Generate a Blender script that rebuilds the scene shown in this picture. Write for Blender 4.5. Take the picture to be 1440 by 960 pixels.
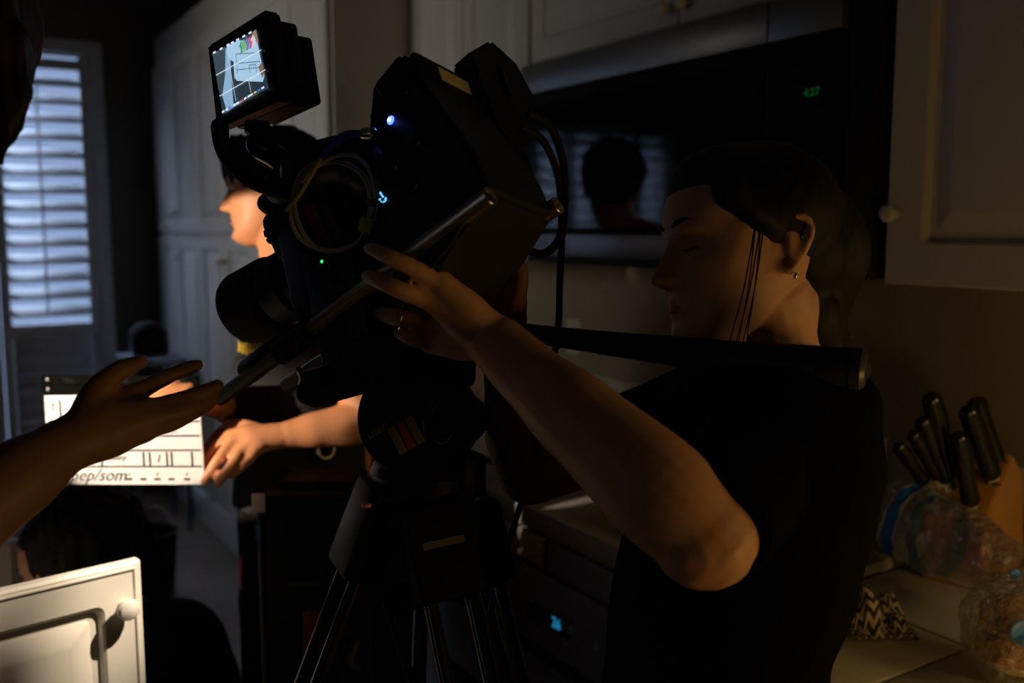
import bpy, bmesh, math, random
import numpy as np
from mathutils import Vector, Matrix, noise
random.seed(7)
S = bpy.context.scene
for o in list(bpy.data.objects): bpy.data.objects.remove(o)
COL = S.collection

# ------------------------------------------------------------------ camera
F, HZ, H = 1350.0, 320.0, 1.55
PITCH = math.atan((480 - HZ) / F); YAW = math.radians(31.7)
FW = Vector((math.sin(YAW)*math.cos(PITCH), math.cos(YAW)*math.cos(PITCH), -math.sin(PITCH)))
RT = Vector((math.cos(YAW), -math.sin(YAW), 0)); UP = RT.cross(FW)
CAM = Vector((0, 0, H))
cd = bpy.data.cameras.new('camera'); cam = bpy.data.objects.new('camera', cd); COL.objects.link(cam)
cd.sensor_width = 36; cd.lens = F/1440*36; cd.clip_start = 0.02
cam.matrix_world = Matrix.Translation(CAM) @ Matrix((RT, UP, -FW)).transposed().to_4x4()
cd.dof.use_dof = True; cd.dof.focus_distance = 1.08; cd.dof.aperture_fstop = 3.6
S.camera = cam

# ------------------------------------------------------------------ world and lights
w = bpy.data.worlds.new('world'); S.world = w; w.use_nodes = True
bg = w.node_tree.nodes['Background']; bg.inputs[0].default_value = (.46, .62, 1.0, 1); bg.inputs[1].default_value = .6
S.view_settings.view_transform = 'Standard'; S.view_settings.look = 'None'
S.view_settings.exposure = 0.0; S.view_settings.gamma = 1.0; S.view_settings.use_curve_mapping = False

def light(kind, name, loc, target, power, col, size=.05, angle=None, blend=.15, size_y=None):
    l = bpy.data.lights.new(name, kind); l.energy = power; l.color = col
    if kind == 'AREA':
        l.size = size
        if size_y: l.shape = 'RECTANGLE'; l.size_y = size_y
    else: l.shadow_soft_size = size
    if kind == 'SPOT': l.spot_size = math.radians(angle); l.spot_blend = blend
    o = bpy.data.objects.new(name, l); COL.objects.link(o); o.location = loc
    o.rotation_euler = (Vector(target) - Vector(loc)).to_track_quat('-Z', 'Y').to_euler()
    return o
WARM = (1.0, .62, .36)
# film lamp on the island, off frame left, on the slate and the young man
light('SPOT', 'film_lamp_slate', (-.64, 1.45, 1.52), (.42, 1.86, 1.32), 112, (1, .80, .62), .010, 29, .10)
# hard little lamp high over the cooking range, on the open cabinet door
light('SPOT', 'film_lamp_door', (1.26, .75, 2.52), (.17, 1.52, 1.085), 360, (1, .80, .60), .014, 15, .75)
# warm kitchen lamp off frame right
light('AREA', 'kitchen_lamp', (1.0, -.08, 1.08), (.68, .62, 1.22), 1.45, (1, .56, .15), .26)
# under-cabinet lamp beyond the right edge
light('AREA', 'under_cabinet_lamp', (1.62, -.05, 1.42), (1.3, .9, .95), 2.3, (1, .68, .30), .25)
# unseen soft fill lights added to lift the cabinets and the camera rods
dl = light('AREA', 'fill_left', (-2.3, 3.8, 2.1), (1.3, 3.6, 1.95), 2.3, (1, .93, .84), 1.0)
dl.data.spread = math.radians(55)
light('AREA', 'fill_side', (-2.3, .9, 1.9), (.6, 1.2, 1.4), .8, (.90, .94, 1.0), 1.2)
# skylight outside the shuttered windows
light('AREA', 'skylight_outside', (.3, 7.6, 4.3), (.35, 5.9, 1.3), 75, (.60, .73, 1.0), 2.4)
light('AREA', 'skylight_outside_left', (-1.6, 7.6, 4.3), (-1.5, 5.9, 1.3), 260, (.60, .74, 1.0), 2.4)

# ------------------------------------------------------------------ materials
MATS = {}
def mat(name, col, rough=.6, metal=0, spec=.5, var=.08, scale=30, bump=.0, emit=None, estr=1, trans=0, coat=0, alpha=1):
    if name in MATS: return MATS[name]
    m = bpy.data.materials.new(name); m.use_nodes = True; nt = m.node_tree; b = nt.nodes['Principled BSDF']
    b.inputs['Roughness'].default_value = rough; b.inputs['Metallic'].default_value = metal
    b.inputs['Specular IOR Level'].default_value = spec; b.inputs['Coat Weight'].default_value = coat
    b.inputs['Transmission Weight'].default_value = trans; b.inputs['Alpha'].default_value = alpha
    tc = nt.nodes.new('ShaderNodeTexCoord'); nz = nt.nodes.new('ShaderNodeTexNoise')
    nz.inputs['Scale'].default_value = scale; nz.inputs['Detail'].default_value = 4
    nt.links.new(tc.outputs['Object'], nz.inputs['Vector'])
    mx = nt.nodes.new('ShaderNodeMix'); mx.data_type = 'RGBA'
    mx.inputs['A'].default_value = [c*(1-var) for c in col[:3]]+[1]
    mx.inputs['B'].default_value = [min(1, c*(1+var)) for c in col[:3]]+[1]
    nt.links.new(nz.outputs['Fac'], mx.inputs['Factor']); nt.links.new(mx.outputs['Result'], b.inputs['Base Color'])
    if bump:
        bp = nt.nodes.new('ShaderNodeBump'); bp.inputs['Strength'].default_value = bump; bp.inputs['Distance'].default_value = .01
        nt.links.new(nz.outputs['Fac'], bp.inputs['Height']); nt.links.new(bp.outputs['Normal'], b.inputs['Normal'])
    if emit:
        b.inputs['Emission Color'].default_value = list(emit[:3])+[1]; b.inputs['Emission Strength'].default_value = estr
    MATS[name] = m; return m
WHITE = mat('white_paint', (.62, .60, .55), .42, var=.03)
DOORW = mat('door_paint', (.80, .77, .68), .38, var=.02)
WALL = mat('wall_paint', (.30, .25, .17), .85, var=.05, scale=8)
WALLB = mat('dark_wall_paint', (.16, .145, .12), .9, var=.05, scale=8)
CEIL = mat('ceiling_paint', (.20, .19, .17), .9)
FLOOR = mat('floor_vinyl', (.22, .155, .11), .5, var=.12, scale=6)
TILE = mat('cream_tile', (.52, .49, .36), .35, var=.04)
GROUT = mat('grout', (.30, .28, .20), .9)
BLK = mat('black_metal', (.010, .010, .011), .45, .0, .4, var=.2)
BLKG = mat('black_gloss', (.006, .006, .007), .18, 0, .5)
BLKR = mat('black_rubber', (.008, .008, .008), .75, 0, .3)
STEEL = mat('brushed_steel', (.62, .60, .56), .32, 1.0)
STEELV = mat('vent_steel', (.30, .30, .30), .34, .9)
BLKF = mat('black_frame', (.005, .005, .006), .55, 0, .12)
CHROME = mat('chrome', (.7, .7, .7), .15, 1.0)
GLASSB = mat('oven_glass', (.004, .004, .005), .055, 0, .75)
SKINW = mat('skin_woman', (.55, .30, .17), .5, 0, .35, var=.10, scale=40)
SKINB = mat('skin_young_man', (.70, .30, .14), .48, 0, .35, var=.06, scale=40)
SKIND = mat('skin_left_person', (.33, .185, .115), .5, 0, .3, var=.08, scale=40)
HAIR = mat('black_hair', (.006, .004, .0035), .62, 0, .2, var=.5, scale=120)
HAIRB = mat('brown_hair', (.014, .007, .005), .55, 0, .25, var=.5, scale=120)
SHIRT = mat('black_cotton', (.0028, .0028, .004), .95, 0, .04, var=.15, scale=60, bump=.1)
SHIRTG = mat('charcoal_cotton', (.030, .026, .028), .9, 0, .2, var=.15, scale=60, bump=.1)
PANTS = mat('black_trousers', (.006, .006, .007), .9, 0, .2, var=.15)
LIPS = mat('lips', (.42, .16, .13), .45)
EYEW = mat('eye_white', (.6, .55, .5), .2)
NAIL = mat('nail', (.68, .52, .45), .2, 0, .6)
WOOD = mat('block_wood', (.50, .24, .06), .45, 0, .4, var=.25, scale=14)

# ------------------------------------------------------------------ helpers
def at(u, v, d):
    return CAM + (FW + RT*((u-720)/F) - UP*((v-480)/F))*d
def rayat(u, v): return FW + RT*((u-720)/F) - UP*((v-480)/F)
def tag(o, label, cat, group=None):
    o['label'] = label; o['category'] = cat
    if group: o['group'] = group
    return o
ROOT = {}
def thing(name, loc, label, cat, group=None):
    o = bpy.data.objects.new(name, None); o.empty_display_size = .05; COL.objects.link(o); o.location = loc
    ROOT[o.name] = Vector(loc)
    return tag(o, label, cat, group)
def link(name, me, m, parent=None, structure=False, smooth=False):
    o = bpy.data.objects.new(name, me); COL.objects.link(o)
    if m: me.materials.append(m)
    if smooth:
        for p in me.polygons: p.use_smooth = True
    if parent is not None:
        o.parent = parent
        if parent.name in ROOT: o.matrix_parent_inverse = Matrix.Translation(-ROOT[parent.name])
    elif structure: o['kind'] = 'structure'
    return o
def bmobj(name, bm, m, parent=None, structure=False, smooth=False, sharp=40):
    bmesh.ops.recalc_face_normals(bm, faces=bm.faces)
    if smooth:
        for e in bm.edges:
            if len(e.link_faces) == 2 and e.calc_face_angle(0) > math.radians(sharp): e.smooth = False
    me = bpy.data.meshes.new(name); bm.to_mesh(me); bm.free()
    return link(name, me, m, parent, structure, smooth)
def add_box(bm, lo, hi, bev=0, M=None, seg=2):
    b2 = bmesh.new(); bmesh.ops.create_cube(b2, size=1)
    lo, hi = Vector(lo), Vector(hi)
    for v in b2.verts: v.co = Vector([(lo[i]+hi[i])/2 + v.co[i]*(hi[i]-lo[i]) for i in range(3)])
    if bev: bmesh.ops.bevel(b2, geom=b2.edges[:], offset=bev, segments=seg, affect='EDGES', profile=.5)
    if M is not None: bmesh.ops.transform(b2, matrix=M, verts=b2.verts)
    tmp = bpy.data.meshes.new('t'); b2.to_mesh(tmp); b2.free(); bm.from_mesh(tmp); bpy.data.meshes.remove(tmp)
def box(name, lo, hi, m, parent=None, bev=0, structure=False, M=None):
    bm = bmesh.new(); add_box(bm, lo, hi, bev, M); return bmobj(name, bm, m, parent, structure, bool(bev))
def spline(pts, n):
    P = [Vector(p) for p in pts]; out = []
    if len(P) == 2: return [P[0].lerp(P[1], i/n) for i in range(n+1)]
    for i in range(len(P)-1):
        p0 = P[i-1] if i else P[0]*2-P[1]; p1, p2 = P[i], P[i+1]; p3 = P[i+2] if i+2 < len(P) else P[-1]*2-P[-2]
        for k in range(n):
            t = k/n
            out.append(.5*((2*p1)+(p2-p0)*t+(2*p0-5*p1+4*p2-p3)*t*t+(-p0+3*p1-3*p2+p3)*t**3))
    out.append(P[-1]); return out
def add_tube(bm, pts, rad, seg=12, n=6, cap='round', ref=None):
    """tapered tube; rad: number or list; each radius may be (r along ref, r across)"""
    if not isinstance(rad, (list,)): rad = [rad]*len(pts)
    R = [(r, r) if not isinstance(r, tuple) else r for r in rad]
    C_ = spline(pts, n)
    rr = []
    for i in range(len(R)-1):
        for k in range(n):
            t = k/n; t = t*t*(3-2*t)
            rr.append((R[i][0]*(1-t)+R[i+1][0]*t, R[i][1]*(1-t)+R[i+1][1]*t))
    rr.append(R[-1])
    T = [(C_[min(i+1, len(C_)-1)]-C_[max(i-1, 0)]).normalized() for i in range(len(C_))]
    a = Vector(ref) if ref is not None else (Vector((0, 0, 1)) if abs(T[0].z) < .9 else Vector((1, 0, 0)))
    rings = []
    def ring(c, t, s, r):
        nonlocal a
        x = (Vector(ref) if ref is not None else a); x = (x - t*x.dot(t)).normalized(); a = x; y = t.cross(x)
        rings.append([bm.verts.new(c + x*(math.cos(2*math.pi*j/seg)*r[0]*s) + y*(math.sin(2*math.pi*j/seg)*r[1]*s)) for j in range(seg)])
    if cap == 'round':
        for q in (80, 55, 30): ring(C_[0]-T[0]*min(rr[0])*math.sin(math.radians(q)), T[0], math.cos(math.radians(q)), rr[0])
    for c, t, r in zip(C_, T, rr): ring(c, t, 1, r)
    if cap == 'round':
        for q in (30, 55, 80): ring(C_[-1]+T[-1]*min(rr[-1])*math.sin(math.radians(q)), T[-1], math.cos(math.radians(q)), rr[-1])
    for A, B in zip(rings, rings[1:]):
        for j in range(seg): bm.faces.new((A[j], A[(j+1) % seg], B[(j+1) % seg], B[j]))
    if cap != 'none':
        bm.faces.new(rings[0][::-1]); bm.faces.new(rings[-1])
def tube(name, pts, rad, m, parent=None, seg=12, n=6, cap='round', ref=None):
    bm = bmesh.new(); add_tube(bm, pts, rad, seg, n, cap, ref); return bmobj(name, bm, m, parent, False, True)
def add_lathe(bm, prof, M, seg=32):
    """prof: (distance along local z, radius)"""
    rings = [[bm.verts.new(M @ Vector((math.cos(2*math.pi*j/seg)*r, math.sin(2*math.pi*j/seg)*r, z))) for j in range(seg)] for z, r in prof]
    for A, B in zip(rings, rings[1:]):
        for j in range(seg): bm.faces.new((A[j], A[(j+1) % seg], B[(j+1) % seg], B[j]))
    bm.faces.new(rings[0][::-1]); bm.faces.new(rings[-1])
def lathe(name, prof, M, m, parent=None, seg=32):
    bm = bmesh.new(); add_lathe(bm, prof, M, seg); return bmobj(name, bm, m, parent, False, True, 30)
def frame(o, z, x=None):
    z = Vector(z).normalized(); x = Vector(x) if x is not None else (Vector((0, 0, 1)) if abs(z.z) < .9 else Vector((1, 0, 0)))
    x = (x - z*x.dot(z)).normalized(); y = z.cross(x)
    M = Matrix((x, y, z)).transposed().to_4x4(); M.translation = Vector(o); return M
def add_ell(bm, c, r, M=None, seg=20, rings=12):
    b2 = bmesh.new(); bmesh.ops.create_uvsphere(b2, u_segments=seg, v_segments=rings, radius=1)
    for v in b2.verts: v.co = Vector((v.co.x*r[0], v.co.y*r[1], v.co.z*r[2])) + Vector(c)
    if M is not None: bmesh.ops.transform(b2, matrix=M, verts=b2.verts)
    tmp = bpy.data.meshes.new('t'); b2.to_mesh(tmp); b2.free(); bm.from_mesh(tmp); bpy.data.meshes.remove(tmp)
def fuse(name, bm, m, parent, voxel=.004, smooth=3, disp=None):
    """grow one continuous skin over overlapping volumes"""
    bmesh.ops.recalc_face_normals(bm, faces=bm.faces)
    me = bpy.data.meshes.new(name); bm.to_mesh(me); bm.free()
    t = bpy.data.objects.new('t', me); COL.objects.link(t)
    r = t.modifiers.new('r', 'REMESH'); r.mode = 'VOXEL'; r.voxel_size = voxel
    if smooth:
        s = t.modifiers.new('s', 'SMOOTH'); s.factor = .5; s.iterations = smooth
    dg = bpy.context.evaluated_depsgraph_get(); dg.update()
    m2 = bpy.data.meshes.new_from_object(t.evaluated_get(dg)); m2.name = name
    bpy.data.objects.remove(t); bpy.data.meshes.remove(me)
    if disp:
        nn = [v.normal.copy() for v in m2.vertices]
        for v, n_ in zip(m2.vertices, nn): v.co += n_*disp(v.co)
    m2.materials.clear()
    return link(name, m2, m, parent, False, True)
def panel_door(name, o, ux, uz, n, wd, ht, m, parent, t=.02, rail=.06, deep=.008, rad=.012):
    """raised panel door: o lower corner, ux width direction, uz up, n out of the front"""
    prof = [(0, -t, .002), (0, -.004, .002), (.004, 0, .004), (rail-.004, 0, rad), (rail, -.003, rad), (rail+.004, -deep, rad), (rail+.016, -deep, rad*.7),
            (rail+.020, -deep+.002, .004), (rail+.046, -.001, .003), (rail+.050, .0005, .003)]
    bm = bmesh.new(); rings = []; K = 4
    o, ux, uz, n = Vector(o), Vector(ux).normalized(), Vector(uz).normalized(), Vector(n).normalized()
    for ins, dz, r in prof:
        ring = []
        for cx, cz, a0 in ((wd-ins-r, ht-ins-r, 0), (ins+r, ht-ins-r, 90), (ins+r, ins+r, 180), (wd-ins-r, ins+r, 270)):
            for k in range(K+1):
                q = math.radians(a0+90*k/K); ring.append(bm.verts.new(o+ux*(cx+r*math.cos(q))+uz*(cz+r*math.sin(q))+n*dz))
        rings.append(ring)
    for A, B in zip(rings, rings[1:]):
        L = len(A)
        for j in range(L): bm.faces.new((A[j], A[(j+1) % L], B[(j+1) % L], B[j]))
    bm.faces.new(rings[0][::-1]); bm.faces.new(rings[-1])
    return bmobj(name, bm, m, parent, False, True, 25)
def knob(o, n, m, parent, r=.016):
    return lathe('knob', [(0, r*.55), (.004, r*.5), (.010, r*.45), (.014, r*.8), (.018, r*.98), (.024, r), (.029, r*.8), (.032, r*.4), (.0325, r*.05)], frame(o, n), m, parent, 20)
def text_mesh(name, s, M, size, m, parent, ext=.0004, italic=0):
    c = bpy.data.curves.new('t', 'FONT'); c.body = s; c.size = size; c.extrude = ext; c.align_x = 'CENTER'; c.align_y = 'CENTER'; c.shear = italic; c.resolution_u = 2
    t = bpy.data.objects.new('t', c); COL.objects.link(t); dg = bpy.context.evaluated_depsgraph_get(); dg.update()
    me = bpy.data.meshes.new_from_object(t.evaluated_get(dg)); me.name = name; bpy.data.objects.remove(t); me.transform(M)
    me.materials.clear()
    return link(name, me, m, parent)
def plate(name, pts, n, th, m, parent):
    """thin flat polygon with thickness"""
    bm = bmesh.new(); n = Vector(n).normalized()
    a = [bm.verts.new(Vector(p)) for p in pts]; b = [bm.verts.new(Vector(p)+n*th) for p in pts]
    bm.faces.new(a[::-1]); bm.faces.new(b)
    for i in range(len(a)): bm.faces.new((a[i], a[(i+1) % len(a)], b[(i+1) % len(a)], b[i]))
    return bmobj(name, bm, m, parent)

# ------------------------------------------------------------------ room shell
WX, WB, WL, WF, CH = 1.81, 5.9, -2.6, -2.0, 2.78
box('floor', (WL-.1, WF-.1, -.1), (WX+.1, WB+.1, 0), FLOOR, structure=True)
box('ceiling', (WL-.1, WF-.1, CH), (WX+.1, WB+.1, CH+.1), CEIL, structure=True)
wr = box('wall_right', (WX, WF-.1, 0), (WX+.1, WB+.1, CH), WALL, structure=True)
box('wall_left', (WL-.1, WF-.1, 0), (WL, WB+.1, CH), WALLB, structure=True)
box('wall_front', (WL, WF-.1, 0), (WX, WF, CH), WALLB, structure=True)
# back wall with two window openings
bm = bmesh.new()
OP = [(-2.2, -.92, .75, 2.24), (-.14, .875, .10, 2.5)]
xs = [WL, OP[0][0], OP[0][1], OP[1][0], OP[1][1], WX]
for i in range(5):
    if i in (1, 3):
        o = OP[i//2]; add_box(bm, (o[0], WB, 0), (o[1], WB+.12, o[2])); add_box(bm, (o[0], WB, o[3]), (o[1], WB+.12, CH))
    else: add_box(bm, (xs[i], WB, 0), (xs[i+1], WB+.12, CH))
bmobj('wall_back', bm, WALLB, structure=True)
SLATM = mat('shutter_paint', (.66, .68, .70), .5, var=.03)
GL = bpy.data.materials.new('window_glass'); GL.use_nodes = True
b = GL.node_tree.nodes['Principled BSDF']; b.inputs['Base Color'].default_value = (.95, .97, 1, 1); b.inputs['Roughness'].default_value = .02
b.inputs['Transmission Weight'].default_value = 1; b.inputs['IOR'].default_value = 1.02
def slat_mesh(wd, depth, tilt):
    if tilt > 1.2: depth = .106
    bm = bmesh.new(); K = 8; ring = []
    for k in range(K):
        q = 2*math.pi*k/K; ring.append((math.cos(q)*depth/2, math.sin(q)*.006))
    ca, sa = math.cos(tilt), math.sin(tilt)
    A = [bm.verts.new((-wd/2, y*ca-z*sa, y*sa+z*ca)) for y, z in ring]; B = [bm.verts.new((wd/2, y*ca-z*sa, y*sa+z*ca)) for y, z in ring]
    for j in range(K): bm.faces.new((A[j], A[(j+1) % K], B[(j+1) % K], B[j]))
    bm.faces.new(A[::-1]); bm.faces.new(B)
    bmesh.ops.recalc_face_normals(bm, faces=bm.faces)
    me = bpy.data.meshes.new('slat'); bm.to_mesh(me); bm.free()
    for p in me.polygons: p.use_smooth = True
    me.materials.append(SLATM); return me
def shutter_window(name, o, panels, midz, tiltu, tiltl, proud=.03):
    x0, x1, z0, z1 = o
    bm = bmesh.new(); Y = WB
    t = .07
    add_box(bm, (x0-t, Y-proud, z0-t*.3), (x0, Y+.10, z1+t), .004); add_box(bm, (x1, Y-proud, z0-t*.3), (x1+t, Y+.10, z1+t), .004)
    add_box(bm, (x0, Y-proud, z1), (x1, Y+.10, z1+t), .004); add_box(bm, (x0, Y-proud, z0-t*.3), (x1, Y+.10, z0), .004)
    win = bmobj(name, bm, SLATM, structure=True)
    win['label'] = 'white framed window with plantation shutters'
    box('pane', (x0, Y+.085, z0), (x1, Y+.089, z1), GL, win)
    wd = (x1-x0)/panels; cache = {}
    for i in range(panels):
        a, b_ = x0+wd*i+.003, x0+wd*(i+1)-.003
        bm = bmesh.new()
        add_box(bm, (a, Y-.012, z0+.004), (a+.05, Y+.018, z1-.004), .003); add_box(bm, (b_-.05, Y-.012, z0+.004), (b_, Y+.018, z1-.004), .003)
        add_box(bm, (a+.05, Y-.012, z1-.09), (b_-.05, Y+.018, z1-.035), .003); add_box(bm, (a+.05, Y-.012, z0+.004), (b_-.05, Y+.018, z0+.10), .003)
        if midz: add_box(bm, (a+.05, Y-.012, midz-.045), (b_-.05, Y+.018, midz+.03), .003)
        bmobj('shutter_frame', bm, SLATM, win, smooth=True)
        tube('tilt_rod', [((a+b_)/2-.02, Y-.042, (midz or z0)+.1), ((a+b_)/2-.02, Y-.042, z1-.17)], .006, SLATM, win, 8, 1)
        zz = (midz+.055 if midz else z0+.13)
        for lo, hi, tl in (((z0+.13, midz-.05, tiltl),) if midz else ()) + ((zz, z1-.11, tiltu),):
            nsl = max(1, round((hi-lo)/.094)); st = (hi-lo)/nsl
            key = tl
            if key not in cache: cache[key] = slat_mesh(b_-a-.104, .092, tl)
            for k in range(nsl):
                so = bpy.data.objects.new('slat', cache[key]); COL.objects.link(so); so.parent = win; so.location = ((a+b_)/2, Y+.003, lo+st*(k+.5))
    return win
shutter_window('window_1', OP[1], 2, .985, math.radians(38), math.radians(82))
shutter_window('window_2', OP[0], 4, None, math.radians(36), 0)

# ------------------------------------------------------------------ tall pantry, upper cabinets, microwave, counters
PX, UX = 1.183, 1.48
pan = thing('pantry_cabinet', (1.5, 4.4, 0), 'tall white pantry cabinet with raised panel doors, from floor to near the ceiling', 'cabinet')
box('body', (PX+.022, 3.07, .0), (WX-.005, 5.79, 2.6), WHITE, pan, .003)
yd = [5.78, 4.83, 3.95, 3.08]
for i in range(3):
    for z0, z1, kz in ((.12, 1.505, 1.40), (1.525, 2.44, 1.63)):
        for h0, h1, side in ((yd[i], (yd[i]+yd[i+1])/2, 0), ((yd[i]+yd[i+1])/2, yd[i+1], 1)):
            d = panel_door('door', (PX, h1+.003, z0), (0, 1, 0), (0, 0, 1), (-1, 0, 0), h0-h1-.006, z1-z0, WHITE, pan, deep=.012)
            knob((PX, (h1+.03 if side == 0 else h0-.03), kz), (-1, 0, 0), WHITE, d)
for y0, y1, lab in ((2.31, 3.065, 'white upper cabinet between the pantry and the microwave'),):
    c = thing('upper_cabinet', (1.65, (y0+y1)/2, 1.45), lab, 'cabinet', 'white upper cabinets')
    box('body', (UX+.022, y0, 1.45), (WX-.005, y1, 2.6), WHITE, c, .002)
    for a, b_ in ((y0, (y0+y1)/2), ((y0+y1)/2, y1)):
        d = panel_door('door', (UX, a+.003, 1.455), (0, 1, 0), (0, 0, 1), (-1, 0, 0), b_-a-.006, 1.13, WHITE, c)
        knob((UX, b_-.035 if a == y0 else a+.035, 1.57), (-1, 0, 0), WHITE, d)
c = thing('upper_cabinet', (1.65, 1.7, 2.0), 'short white upper cabinet with two knobs right above the microwave', 'cabinet', 'white upper cabinets')
box('body', (UX+.022, 1.14, 1.995), (WX-.005, 2.3, 2.6), WHITE, c, .002)
for a, b_ in ((1.14, 1.69), (1.69, 2.3)):
    d = panel_door('door', (UX, a+.003, 2.0), (0, 1, 0), (0, 0, 1), (-1, 0, 0), b_-a-.006, .59, WHITE, c)
    knob((UX, b_-.03 if a < 1.5 else a+.03, 2.04), (-1, 0, 0), WHITE, d)
c = thing('upper_cabinet', (1.65, .5, 1.45), 'white upper cabinet with raised panel door over the knife block, right edge', 'cabinet', 'white upper cabinets')
box('body', (UX+.022, -.3, 1.45), (WX-.005, 1.128, 2.6), WHITE, c, .002)
for a, b_ in ((.56, 1.125), (-.02, .555)):
    d = panel_door('door', (UX, a+.003, 1.45), (0, 1, 0), (0, 0, 1), (-1, 0, 0), b_-a-.006, 1.13, WHITE, c, rail=.075, deep=.014)
    if a > .5: knob((UX, b_-.022, 1.575), (-1, 0, 0), WHITE, d)

mw = thing('microwave_oven', (1.62, 1.7, 1.455), 'black glass microwave with steel vent strip mounted above the range', 'microwave')
MX = UX-.03
box('case', (MX+.02, 1.145, 1.455), (WX-.005, 2.298, 1.99), BLK, mw, .003)
box('vent_strip', (MX-.004, 1.39, 1.91), (MX+.018, 2.296, 1.988), STEELV, mw, .002)
box('vent_end', (MX-.004, 1.21, 1.91), (MX+.018, 1.386, 1.988), mat('vent_steel_dark', (.25, .25, .24), .4, .9), mw, .002)
box('door', (MX, 1.40, 1.535), (MX+.018, 2.296, 1.906), BLKF, mw, .003)
box('window_glass', (MX-.003, 1.47, 1.55), (MX-.0005, 2.25, 1.875), GLASSB, mw)
box('lower_strip', (MX-.002, 1.24, 1.475), (MX+.018, 2.296, 1.533), STEELV, mw, .002)
pn = box('control_panel', (MX+.001, 1.21, 1.535), (MX+.018, 1.396, 1.906), BLKF, mw, .002)
GREEN = mat('green_digits', (.0, .1, .02), emit=(.03, .8, .06), estr=.055)
r = rayat(1141, 130); p = CAM + r*((MX-.001)/r.x)
text_mesh('clock_digits', '4:27', Matrix.Translation(p) @ Matrix(((0, 0, -1, 0), (-1, 0, 0, 0), (0, 1, 0, 0), (0, 0, 0, 1))), .022, GREEN, pn)
# the wall behind: outlet and tiles
ro = rayat(806, 474); po = CAM + ro*((WX-.006)/ro.x)
ol = box('outlet_plate', po+Vector((0, -.036, -.058)), po+Vector((.006, .036, .058)), mat('outlet_plastic', (.5, .48, .42), .5), wr, .002)
for dz in (-.022, .022): box('socket', po+Vector((-.002, -.015, dz-.014)), po+Vector((0, .015, dz+.014)), mat('socket_plastic', (.3, .28, .25), .5), ol, .0015)
for k in range(24):
    y = 3.06-.157*k
    if y < -.5: break
    box('tile', (WX-.010, y-.154, .915), (WX, y, 1.085), TILE, wr, .002)

CX, CZ = 1.02, .90
def counter(y0, y1, x0, name, lab, grid=True):
    c = thing(name, (1.4, (y0+y1)/2, CZ), lab, 'countertop')
    box('slab', (x0+.006, y0, CZ-.045), (WX-.012, y1, CZ-.004), GROUT, c)
    xs = [1.08, 1.36, 1.64, 1.795]; ys = [y1-.004]
    y = .842
    while y > y1: y -= .28
    ys = [y1-.002]+[y-.28*k for k in range(12) if y-.28*k > y0+.03]+[y0+.002]
    for a, b_ in zip(ys, ys[1:]):
        tube('edge_tile', [(1.05, a-.002, CZ-.021), (1.05, b_+.002, CZ-.021)], (.030, .021) and [(.030, .021)]*2, TILE, c, 16, 1, 'flat', (1, 0, 0))
        for p, q in zip(xs, xs[1:]): box('tile', (p+.003, b_+.003, CZ-.008), (q-.003, a-.003, CZ), TILE, c, .003)
    return c
cr = counter(-.6, 1.13, CX, 'countertop', 'cream tiled countertop in the lower right corner, under the knife block')
bc = thing('base_cabinet', (1.4, .2, 0), 'white base cabinet under the cream tiled countertop', 'cabinet')
box('body', (1.062, -.6, .0), (WX-.012, 1.13, CZ-.046), WHITE, bc, .002)
for k in range(3): panel_door('door', (1.06, 1.10-.56*(k+1), .12), (0, 1, 0), (0, 0, 1), (-1, 0, 0), .54, .62, WHITE, bc)
# cooking range between the countertops
rg = thing('cooking_range', (1.5, 1.72, 0), 'white built-in range with gas burners and a blue lit clock, behind the tripod', 'oven')
RX = 1.153
RNG = mat('range_enamel', (.40, .37, .33), .35, var=.03)
box('body', (RX+.03, 1.135, 0), (WX-.012, 2.30, .90), RNG, rg, .003)
box('front_rail', (RX-.004, 1.135, .865), (WX-.012, 2.30, .92), RNG, rg, .012)
for a, b_ in ((1.14, 1.725), (1.735, 2.30)): box('trim_panel', (RX, a, .785), (RX+.03, b_, .858), RNG, rg, .006)
cp = box('control_panel', (RX, 1.14, .60), (RX+.03, 2.30, .775), RNG, rg, .006)
def onx(u, v, X):
    r = rayat(u, v); return CAM + r*(X/r.x)
d0, d1, d2, d3 = onx(747, 846, RX-.001), onx(805, 872, RX-.001), onx(803, 897, RX-.001), onx(742, 872, RX-.001)
plate('display', [d0, d1, d2, d3], (-1, 0, 0), .002, BLKG, cp)
BLUE = mat('blue_digits', (0, .05, .1), emit=(.02, .40, .85), estr=.55)
text_mesh('clock_digits', '26', Matrix.Translation(onx(782, 877, RX-.005)) @ Matrix(((0, 0, -1, 0), (-1, 0, 0, 0), (0, 1, 0, 0), (0, 0, 0, 1))), .034, BLUE, cp)
for uv in ((806, 885), (795, 904), (823, 893), (838, 908)): lathe('button', [(0, .009), (.003, .008), (.004, .002)], frame(onx(*uv, RX), (-1, 0, 0)), WHITE, cp, 12)
box('oven_door', (RX, 1.14, .12), (RX+.03, 2.30, .565), RNG, rg, .004)
box('door_gap', (RX+.012, 1.14, .566), (RX+.031, 2.30, .599), BLKR, rg)  # black strip set in to stand for the shade in the gap
box('door_glass', (RX-.002, 1.25, .18), (RX+.001, 2.19, .40), BLKF, rg)
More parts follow.
